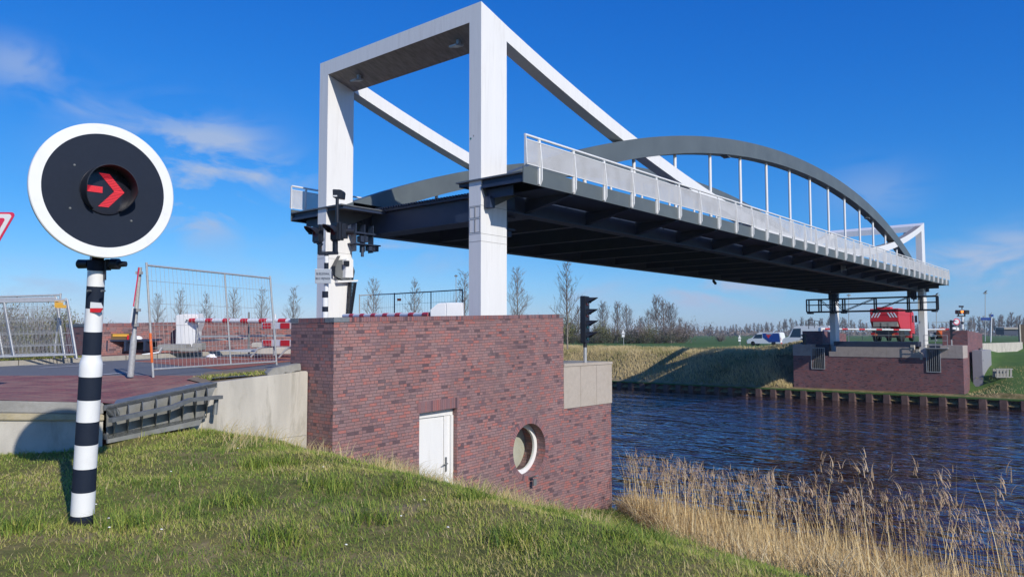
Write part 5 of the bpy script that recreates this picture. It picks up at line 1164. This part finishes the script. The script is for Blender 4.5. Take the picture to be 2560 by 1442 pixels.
words_ = ['nearest young bare tree, tall, behind the tall ship signal', 'young bare tree just right of the near white column', 'young bare tree close left of the near white column',
          'young bare tree above the middle of the dark fence panel', 'young bare tree right of the left portal column, above the pale fence panel', 'young bare tree left of the left portal column',
          'young bare tree at the right post of the upright fence panel', 'young bare tree behind the upright fence panel, right of its middle post', 'young bare tree behind the upright fence panel, left of its middle post',
          'young bare tree above the white barrier housing', 'young bare tree between the leaning post and barrier housing']
for i, px in enumerate((1418, 1293, 1160, 1036, 934, 733, 655, 583, 516, 452, 395)):
    t = (px-1280)/FPX; D = 85/(1+.83*t); u = t*D; p = Vector((F.x, F.y, 0))/math.hypot(F.x, F.y)*D+Rt*u
    o = street[i] if i < 3 else dup(street[i % 3], (0, 0, 0))
    o['label'] = words_[i]; o.location = (p.x, p.y, -1.6); o.rotation_euler = (0, 0, i*1.3); sc = (1.02, .98, 1.0, .92, .98, .95, .96, .98, .95, 1.05, 1.0)[i]; o.scale = (sc,)*3
# copse behind the field
cop_ = [make_tree('field_tree', '', (31+i, 8.0, 3.2, 26, .13, .02, .7, .28, 6, 5), M['bark'], M['farbark'], 'bare trees at the field copse') for i in range(3)]
cpos = [(1447, 150, .85, 'bare copse tree left of the ship signal'), (1507, 145, .95, 'round-crowned bare tree right of the ship signal'), (1543, 150, .98, 'bare tree in the copse left of the white path sign'), (1568, 155, .9, 'bare tree in the copse just right of the white path sign'),
        (1602, 150, .62, 'short bare tree in the middle of the copse'), (1640, 148, 1.12, 'tallest bare tree of the field copse'), (1660, 152, 1.02, 'bare tree right beside the tallest of the copse'), (1678, 142, .9, 'rightmost tall bare tree of the copse'), (1700, 150, .6, 'low bare tree at the right end of the copse'), (1622, 160, .8, 'bare tree half hidden left of the tallest copse tree')]
for i, (px, D, sc, lb) in enumerate(cpos):
    p = at(px, 835, D); o = cop_[i] if i < 3 else dup(cop_[i % 3], (0, 0, 0)); o['label'] = lb; o.location = (p.x, p.y, -1.7); o.rotation_euler = (0, 0, i*2.1); o.scale = (sc,)*3
def bush_mesh(seed, rx, rz, n, q, tw=60):
    rg = np.random.default_rng(seed); b = MB()
    ctr = rg.normal(size=(9, 3))*[rx*.5, rx*.5, rz*.22]+[0, 0, rz*.5]
    V = []; Fc = []
    for i in range(n):
        c_ = ctr[rg.integers(9)]+rg.normal(size=3)*[rx*.24, rx*.24, rz*.2]
        if c_[2] < .05: c_[2] = abs(c_[2])+.05
        a = rg.normal(size=3); a /= np.linalg.norm(a); u = np.cross(a, [0, 0, 1.]); u /= np.linalg.norm(u)+1e-6; v = np.cross(a, u); s = q*rg.uniform(.5, 1.3)
        k = len(V); V += [tuple(c_-u*s*.35), tuple(c_+v*s*1.3), tuple(c_+u*s*.35)]; Fc.append((k, k+1, k+2))
    b.add(V, Fc); t = MB(); r2 = random.Random(seed)
    for i in range(tw):
        a = r2.uniform(0, 6.28); e = Vector((math.cos(a)*rx*r2.uniform(.2, 1), math.sin(a)*rx*r2.uniform(.2, 1), rz*r2.uniform(.6, 1.12))); t.tube((e.x*.2, e.y*.2, 0), e, .03, 3, r2=.01, cap=False)
    return b, t
def make_bush(name, args, m, group):
    r = thing(name, '', 'bush', (0, 0, 0), group); b, t = bush_mesh(*args); t.build('stems', M['farbark'], r); b.build('leaves', m, r); return r
bw = make_bush('willow_bush', (1, 2.0, 3.6, 3000, .14, 90), M['willow'], 'bushes at the field copse'); bd = make_bush('bare_bush', (2, 2.2, 2.6, 2400, .13, 90), M['farbark'], 'bushes at the field copse'); bk = make_bush('dark_bush', (3, 2.2, 2.2, 2600, .14, 60), M['bushd'], 'bushes at the field copse')
bl = [(bw, 1424, 142, 1.25, 'pale green willow bush left of the ship signal'), (bw, 1500, 142, .95, 'yellow-green bush right of the ship signal'), (bd, 1528, 145, 1.1, 'brown bare bush left of the white path sign'), (bk, 1455, 138, .9, 'dark bush behind the ship signal'), (bd, 1590, 143, 1.15, 'brown bush right of the white path sign'),
      (bw, 1612, 140, .8, 'small green bush in the copse middle'), (bk, 1645, 140, .9, 'dark green bush below the tallest copse tree'), (bd, 1672, 146, 1.25, 'brown twiggy bush at the copse right end'), (bd, 1700, 150, 1.2, 'wide brown bush ending the copse'), (bk, 1575, 139, .8, 'low dark bush near the copse middle'), (bk, 1482, 139, .7, 'low dark bush right behind the ship signal'),
      (bw, 30, 62, 1.05, 'olive willow bush behind the leaning fence panels, leftmost'), (bw, 105, 64, 1.1, 'olive willow bush behind the leaning fence panels, middle'), (bw, 160, 70, .95, 'olive willow bush behind the yellow tags'), (bd, 205, 80, 1.1, 'brown bush just left of the warning signal post'), (bd, -40, 60, 1.2, 'brown bush at the left picture edge'),
      (bd, 290, 95, 1.0, 'dark twiggy bush peeping over the left brick parapet'), (bd, 350, 100, .9, 'dark twiggy bush over the parapet left of leaning post'), (bd, 1800, 175, .55, 'brown reed tuft in the polder left of the van'), (bd, 1345, 140, 1.3, 'brown bush right of the near white column')]
used = set()
for i, (src, px, D, sc, lb) in enumerate(bl):
    p = at(px, 835, D); o = src if id(src) not in used else dup(src, (0, 0, 0)); used.add(id(src)); o['label'] = lb; o.location = (p.x, p.y, -1.75); o.rotation_euler = (0, 0, i*1.9); o.scale = (sc*(1.35 if px > 400 else 1), sc*(1.35 if px > 400 else 1), sc*(1.12 if px > 400 else 1))
    if px < 400: o['group'] = 'bushes behind the verge fence panels'
# far avenue of wind-bent bare trees on the horizon
fr_ = [make_tree('avenue_tree', 'wind-bent bare tree of the long avenue on the horizon', (51+i, 15.0, 5.2, 22, .30, .085, .9, .22, 6, 4), M['farbark'], M['farbark'], 'bare avenue trees on the horizon') for i in range(4)]
k = 0; px = 1712.0
rg = random.Random(5)
while px < 2640:
    D = 620-(px-1712)*.12+rg.uniform(-8, 8); sc = rg.uniform(.62, .82)*(1.0+.22*math.sin(px*.013)+(.12 if px > 2380 else 0))
    p = at(px, 835, D); o = fr_[k] if k < 4 else dup(fr_[k % 4], (0, 0, 0)); o.location = (p.x, p.y, -1.7); o.rotation_euler = (0, R_(5), rg.uniform(0, 6)); o.scale = (sc*rg.uniform(.8, 1.1), sc, sc); k += 1; px += rg.uniform(7, 14)
for px in range(-60, 420, 30):
    D = 480+rg.uniform(-30, 30); p = at(px, 835, D); o = dup(fr_[k % 4], (p.x, p.y, -1.7)); o.scale = (.6,)*3; o.rotation_euler = (0, 0, px); k += 1
# distant hedge lines: a single far mass
V = []; Fc = []; r3 = np.random.default_rng(9)
for i in range(5200):
    px = r3.uniform(1690, 2660) if i % 4 else r3.uniform(-200, 1500); D = r3.uniform(700, 760); p = at(px, 835, D); z = -1.8+abs(r3.normal())*2.4; s = r3.uniform(1.0, 2.6); a = r3.normal(size=2)*s*.5
    V += [(p.x-a[0], p.y-a[1], z), (p.x+a[0], p.y+a[1], z+r3.uniform(-.5, .5)), (p.x, p.y, z+s)]; Fc.append((3*i, 3*i+1, 3*i+2))
hd_o = MB().add(V, Fc).build('far_woodland', M['farbark']); tag(hd_o, 'brown far-off scrub and hedges along the horizon', 'woodland', kind='stuff')

# ---- blades: numpy strips
def strips(name, base, H, W, lean, ang, tint, m, nseg=3, curve=1.6, face=None):
    n = len(H); T = np.linspace(0, 1, nseg+1); dx = np.cos(ang)[:, None]; dy = np.sin(ang)[:, None]
    f = (ang+np.pi/2 if face is None else face); fx_ = np.cos(f)[:, None]; fy2 = np.sin(f)[:, None]
    s = (T**curve)[None, :]*lean[:, None]*H[:, None]; zz = T[None, :]*H[:, None]*np.sqrt(np.clip(1-(lean[:, None]*T[None, :]*.7)**2, .1, 1))
    wv = W[:, None]*(1-T[None, :]**1.5)*.5+W[:, None]*.04
    cx = base[:, 0:1]+dx*s; cy_ = base[:, 1:2]+dy*s; cz = base[:, 2:3]+zz
    L = np.stack([cx-fx_*wv, cy_-fy2*wv, cz], -1); Rr = np.stack([cx+fx_*wv, cy_+fy2*wv, cz], -1)
    V = np.stack([L, Rr], 2).reshape(-1, 3); k = 2*(nseg+1)
    q = np.array([[2*i, 2*i+1, 2*i+3, 2*i+2] for i in range(nseg)]); Fq = (np.arange(n)[:, None, None]*k+q[None]).reshape(-1, 4)
    me = bpy.data.meshes.new(name); me.vertices.add(len(V)); me.vertices.foreach_set('co', V.ravel().astype(np.float32))
    me.loops.add(Fq.size); me.loops.foreach_set('vertex_index', Fq.ravel().astype(np.int32)); me.polygons.add(len(Fq))
    me.polygons.foreach_set('loop_start', np.arange(0, Fq.size, 4, dtype=np.int32)); me.polygons.foreach_set('loop_total', np.full(len(Fq), 4, np.int32))
    me.update(); at_ = me.attributes.new('tint', 'FLOAT', 'POINT'); at_.data.foreach_set('value', np.repeat(tint, k).astype(np.float32))
    me.materials.append(m); o = bpy.data.objects.new(name, me); C.objects.link(o); return o
def fbm(x, y, s=1.0, seed=0):
    v = 0; a = 1; r = np.random.default_rng(seed)
    for o in range(4):
        p = r.uniform(0, 6.28, 4); v = v+a*(np.sin(x*s*1.3+p[0]+1.7*np.sin(y*s*.9+p[1]))*np.sin(y*s*1.1+p[2]+1.3*np.sin(x*s*.8+p[3]))); s *= 2.1; a *= .55
    return v
NB = 520000
D = 3.0+16.5*RNG.random(NB)**.85; az = yaw+R_(44)*(1-2*RNG.random(NB)); X = D*np.cos(az); Y = D*np.sin(az)
lim = np.where(X < 7.9, Yw(X)-.03, 10.62)
ok = (Y < lim) & (X+.1*np.clip(10.65-Y, 0, 14) < 17.3) & ~((X > 7.85) & (Y > 10.62))
dens = np.clip(.78+.42*fbm(X, Y, 1.6, 3), .3, 1); ok &= RNG.random(NB) < dens
for px_, py_, D_, r_0 in ((8, 1278, 6.2, .22), (10, 1400, 5.2, .2), (545, 1330, 6.6, .12), (900, 1350, 6.8, .12), (1250, 1290, 8.5, .16)): c0 = at(px_, py_, D_); ok &= (np.hypot(X-c0.x, Y-c0.y) > r_0*(.3+1.1*RNG.random(NB)))
reedy = X > 16.2-1.055*(9.9-Y); ok &= ~(reedy & (RNG.random(NB) < .75))
X, Y, D = X[ok], Y[ok], D[ok]; n = len(X); clump = fbm(X, Y, 2.3, 5); dry = fbm(X, Y, 1.1, 8)
H = (.024+.032*RNG.random(n))*(1+.5*np.clip(clump, 0, 2)); tall = RNG.random(n) < .012+.03*np.clip(clump, 0, 1); H = np.where(tall, H*1.6+.04, H)
nearwall = np.clip(1-np.abs(Y-lim[ok])/1.3, 0, 1); H *= 1+.5*nearwall*RNG.random(n)
slope_ = np.clip((X-8)/4, 0, 1); H *= 1+.25*slope_
ti = np.clip(.33+.20*dry+.20*RNG.normal(size=n)*.8-.16*np.clip(clump, 0, 2), 0, .78); ti = np.where(RNG.random(n) < .08+.16*np.clip(dry, 0, 1.5)+.06*slope_, .7+.3*RNG.random(n), ti)
gr_o = strips('grass', np.c_[X, Y, hbank(X, Y)-.01], H, .0022+.00048*D, .5+.75*RNG.random(n), 1.2+RNG.normal(size=n)*1.6, ti, M['blade'], 3); tag(gr_o, 'tufted green and straw-coloured grass on the near bank', 'grass', kind='stuff')
# tufts of long grass
tc_ = []
for px, py, Dm in ((1560, 1400, 6.0), (1180, 1330, 7.3), (700, 1400, 5.6), (600, 1330, 6.8), (1000, 1300, 7.6), (1380, 1345, 8.5), (330, 1380, 6.0), (930, 1370, 6.3), (1290, 1420, 5.8), (1660, 1430, 6.6), (640, 1240, 8.6), (1480, 1300, 11), (1250, 1230, 13.4), (1080, 1200, 12.8), (960, 1175, 11.8), (700, 1200, 9), (820, 1290, 7.6), (30, 1370, 5.7), (1700, 1380, 8.6)):
    p = at(px, py, Dm); tc_.append((p.x, p.y))
tc_ = np.array(tc_); nt_ = len(tc_); per = 200; b = np.repeat(tc_, per, 0)+RNG.normal(size=(nt_*per, 2))*.13; n = len(b)
tf = strips('grass_tufts', np.c_[b, hbank(b[:, 0], b[:, 1])-.01], .10+.13*RNG.random(n), np.full(n, .007), .5+.6*RNG.random(n), RNG.random(n)*6.28, np.clip(.25+.2*RNG.normal(size=n), 0, 1), M['blade'], 4); tag(tf, 'long dark green grass tufts scattered on the near bank', 'grass', kind='stuff')
nd = 5500; px = RNG.uniform(560, 1520, nd); Dm = RNG.uniform(9.5, 17, nd); dd = [at(a, 835, d) for a, d in zip(px, Dm)]; X = np.array([p.x for p in dd]); Y = np.array([p.y for p in dd])
ok = (Y < np.where(X < 7.9, Yw(X)-.05, 10.6)) & (fbm(X, Y, 1.3, 12) > .1); X, Y = X[ok], Y[ok]; n = len(X)
ds = strips('dry_grass', np.c_[X, Y, hbank(X, Y)], .14+.22*RNG.random(n), np.full(n, .007), .8+.9*RNG.random(n), .3+RNG.normal(size=n)*.7, .72+.28*RNG.random(n), M['blade'], 4); tag(ds, 'straw-coloured bent dry stalks on the bank by the brick block', 'grass', kind='stuff')
# ---- reeds along the near waterline
def reed_pts(n, xs0, margin=0):
    Y = RNG.uniform(-7, 10.55, n); X0_ = np.maximum(16.0-1.055*(9.9-Y)+xs0, 7.6); X1_ = 17.9-.1*np.clip(10.65-Y, 0, 14); X = X0_+(X1_-X0_)*RNG.random(n); return X, Y
X, Y = reed_pts(11000, .2); n = len(X); g = fbm(X, Y, 1.2, 21); H = np.clip(.32+.42*RNG.random(n)+.16*g, .2, 1.0)
tallr = RNG.random(n) < .085; H = np.where(tallr, 1.0+.65*RNG.random(n), H); zb_ = hbank(X, Y)
DD = np.hypot(X, Y)
st = strips('reeds', np.c_[X, Y, np.maximum(zb_, WZ-.3)], H, .006+.0005*DD, .08+.22*RNG.random(n), 1.0+RNG.normal(size=n)*1.0, np.clip(.5+.3*RNG.normal(size=n), 0, 1), M['reed'], 5, curve=2.0, face=RNG.random(n)*6.28); tag(st, 'dense dry tan reeds along the near waterline', 'reeds', kind='stuff')
X2, Y2 = reed_pts(30000, .0); n = len(X2)
ml = strips('reed_litter', np.c_[X2, Y2, np.maximum(hbank(X2, Y2), WZ)], .20+.45*RNG.random(n), np.full(n, .011), .5+.9*RNG.random(n), RNG.random(n)*6.28, np.clip(.55+.3*RNG.normal(size=n), 0, 1), M['reed'], 4); tag(ml, 'thick matted dead reed leaves at the foot of the reeds', 'reeds', kind='stuff')
ix = np.where(tallr)[0]; ix = ix[:1500]; P = []; Hs = []; an = []
ang0 = None
base = np.c_[X[ix], Y[ix], np.maximum(zb_[ix], WZ-.3)+H[ix]*.90]; m_ = 7; b = np.repeat(base, m_, 0); n = len(b); b = b+np.c_[RNG.normal(size=(n, 2))*.015, RNG.uniform(-.08, .12, n)]
pm_ = strips('reed_plumes', b, .07+.09*RNG.random(n), np.full(n, .009), .5+.8*RNG.random(n), np.repeat(RNG.normal(size=len(ix))*.6+.6, m_)+RNG.normal(size=n)*.5, np.clip(.5+.3*RNG.normal(size=n), 0, 1), M['plume'], 3); tag(pm_, 'feathery brown seed heads on the near reeds', 'reeds', kind='stuff')
# ---- dry tall grass on the far bank and tufts on the verge
nF = 52000; Y = np.where(RNG.random(nF) < .72, RNG.uniform(22.9, 75, nF), RNG.uniform(-35, 10.2, nF)); X = 62.7+RNG.random(nF)**1.1*11; ok = ~((Y < 10.2) & (X > 70)); X, Y = X[ok], Y[ok]; n = len(X); g = fbm(X, Y, .45, 31)
H = .25+.30*RNG.random(n)+.10*np.clip(g, -1, 1.5); gre = (Y < 11); H = np.where(gre, H*.35, H)
ti = np.clip(.74+.22*g+.15*RNG.normal(size=n), 0, 1); ti = np.where(gre, ti*.45+.45*np.clip((66.5-X)/3, 0, 1), ti)
fb = strips('far_dry_grass', np.c_[X, Y, hfar(X, Y)-.05], H, np.where(gre, .03, .05)+.02*RNG.random(n), .3+.5*RNG.random(n), .6+RNG.normal(size=n)*.8, ti, bladematt('far_grass_blades', [(0, (.085, .125, .03)), (.35, (.20, .20, .06)), (.6, (.40, .32, .14)), (1, (.60, .48, .25))]), 2, face=np.full(n, yaw-math.pi/2)+RNG.normal(size=n)*.6); tag(fb, 'tall straw-coloured grass covering the far canal bank', 'grass', kind='stuff')
nv = 14000; Xv = RNG.uniform(-2, 7.6, nv); Yv = RNG.uniform(20.2, 21.3, nv); zv = zr(Xv)+.10
pa = [Vector((*gz(330, 941), 0)), Vector((*gz(545, 926), 0)), Vector((*gz(715, 915), 0))]; nq = 2600
Xq = RNG.uniform(6.2, 7.85, nq); Yq = RNG.uniform(11.5, 12.2, nq); okq = (Yq < 12.3-.3*(Xq-6.2)) & (fbm(Xq, Yq, 2, 4) > -.35); Xq, Yq = Xq[okq], Yq[okq]
xx = np.r_[Xv, Xq]; yy = np.r_[Yv, Yq]; zz = np.r_[zv, np.interp(Xq, [6.0, 6.15, 7.87], [-.775, -.762, -.648])*.7+(zr(Xq)+.03)*.3+.0]; n = len(xx)
vg = strips('verge_grass', np.c_[xx, yy, zz], .03+.05*RNG.random(n), np.full(n, .012), .4+.7*RNG.random(n), RNG.random(n)*6.28, np.clip(.5+.3*RNG.normal(size=n), 0, 1), M['blade'], 2); tag(vg, 'short grass on the road verges beside the fences', 'grass', kind='stuff')
# a dead branch lying in the grass
db = thing('dead_branch', 'thin dead branch lying in the grass before the white door', 'branch', at(920, 1210, 9.5)); b_ = MB(); p0, p1 = at(862, 1232, 9.3)+Vector((0, 0, .03)), at(978, 1186, 10.6)
for k in range(5): b_.tube(p0.lerp(p1, k/5), p0.lerp(p1, (k+1)/5)+Vector((0, 0, .01*(k % 2))), .011-.0015*k, 5)
for k in (1, 2, 3, 4): q = p0.lerp(p1, k/5); b_.tube(q, q+Vector((.12, .05*(-1)**k, .16)), .005, 4)
b_.build('wood', M['bark'], db)

dz = []
for i in range(14):
    D_ = RNG.uniform(5.3, 9.5); p = at(RNG.uniform(40, 1300), 835, D_)
    if p.y > 10.2: continue
    dz.append(Vector((p.x, p.y, float(hbank(p.x, p.y))+.06)))
db_ = MB()
for i, c0 in enumerate(dz):
    db_.lathe([(.011, 0), (.006, .004)], c0, (.1, -.2, 1), 7)
tag(db_.build('daisies', mat('petal_white', (.8, .78, .7), .7)), 'tiny white daisies in the near grass', 'flowers', kind='stuff')

# ================================================================ AIR
m, t, p_ = newmat('haze_air'); t.nodes.remove(p_); v_ = N(t, 'ShaderNodeVolumePrincipled', i_Density=.00022); v_.inputs['Color'].default_value = (.78, .86, .97, 1)
t.links.new(v_.outputs[0], t.nodes['Material Output'].inputs['Volume'])
hz_ = MB().box(-3200, 7100, -7100, 7100, -7.5, 16).build('haze', m); tag(hz_, kind='stuff')
bpy.context.scene.cycles.volume_bounces = 1
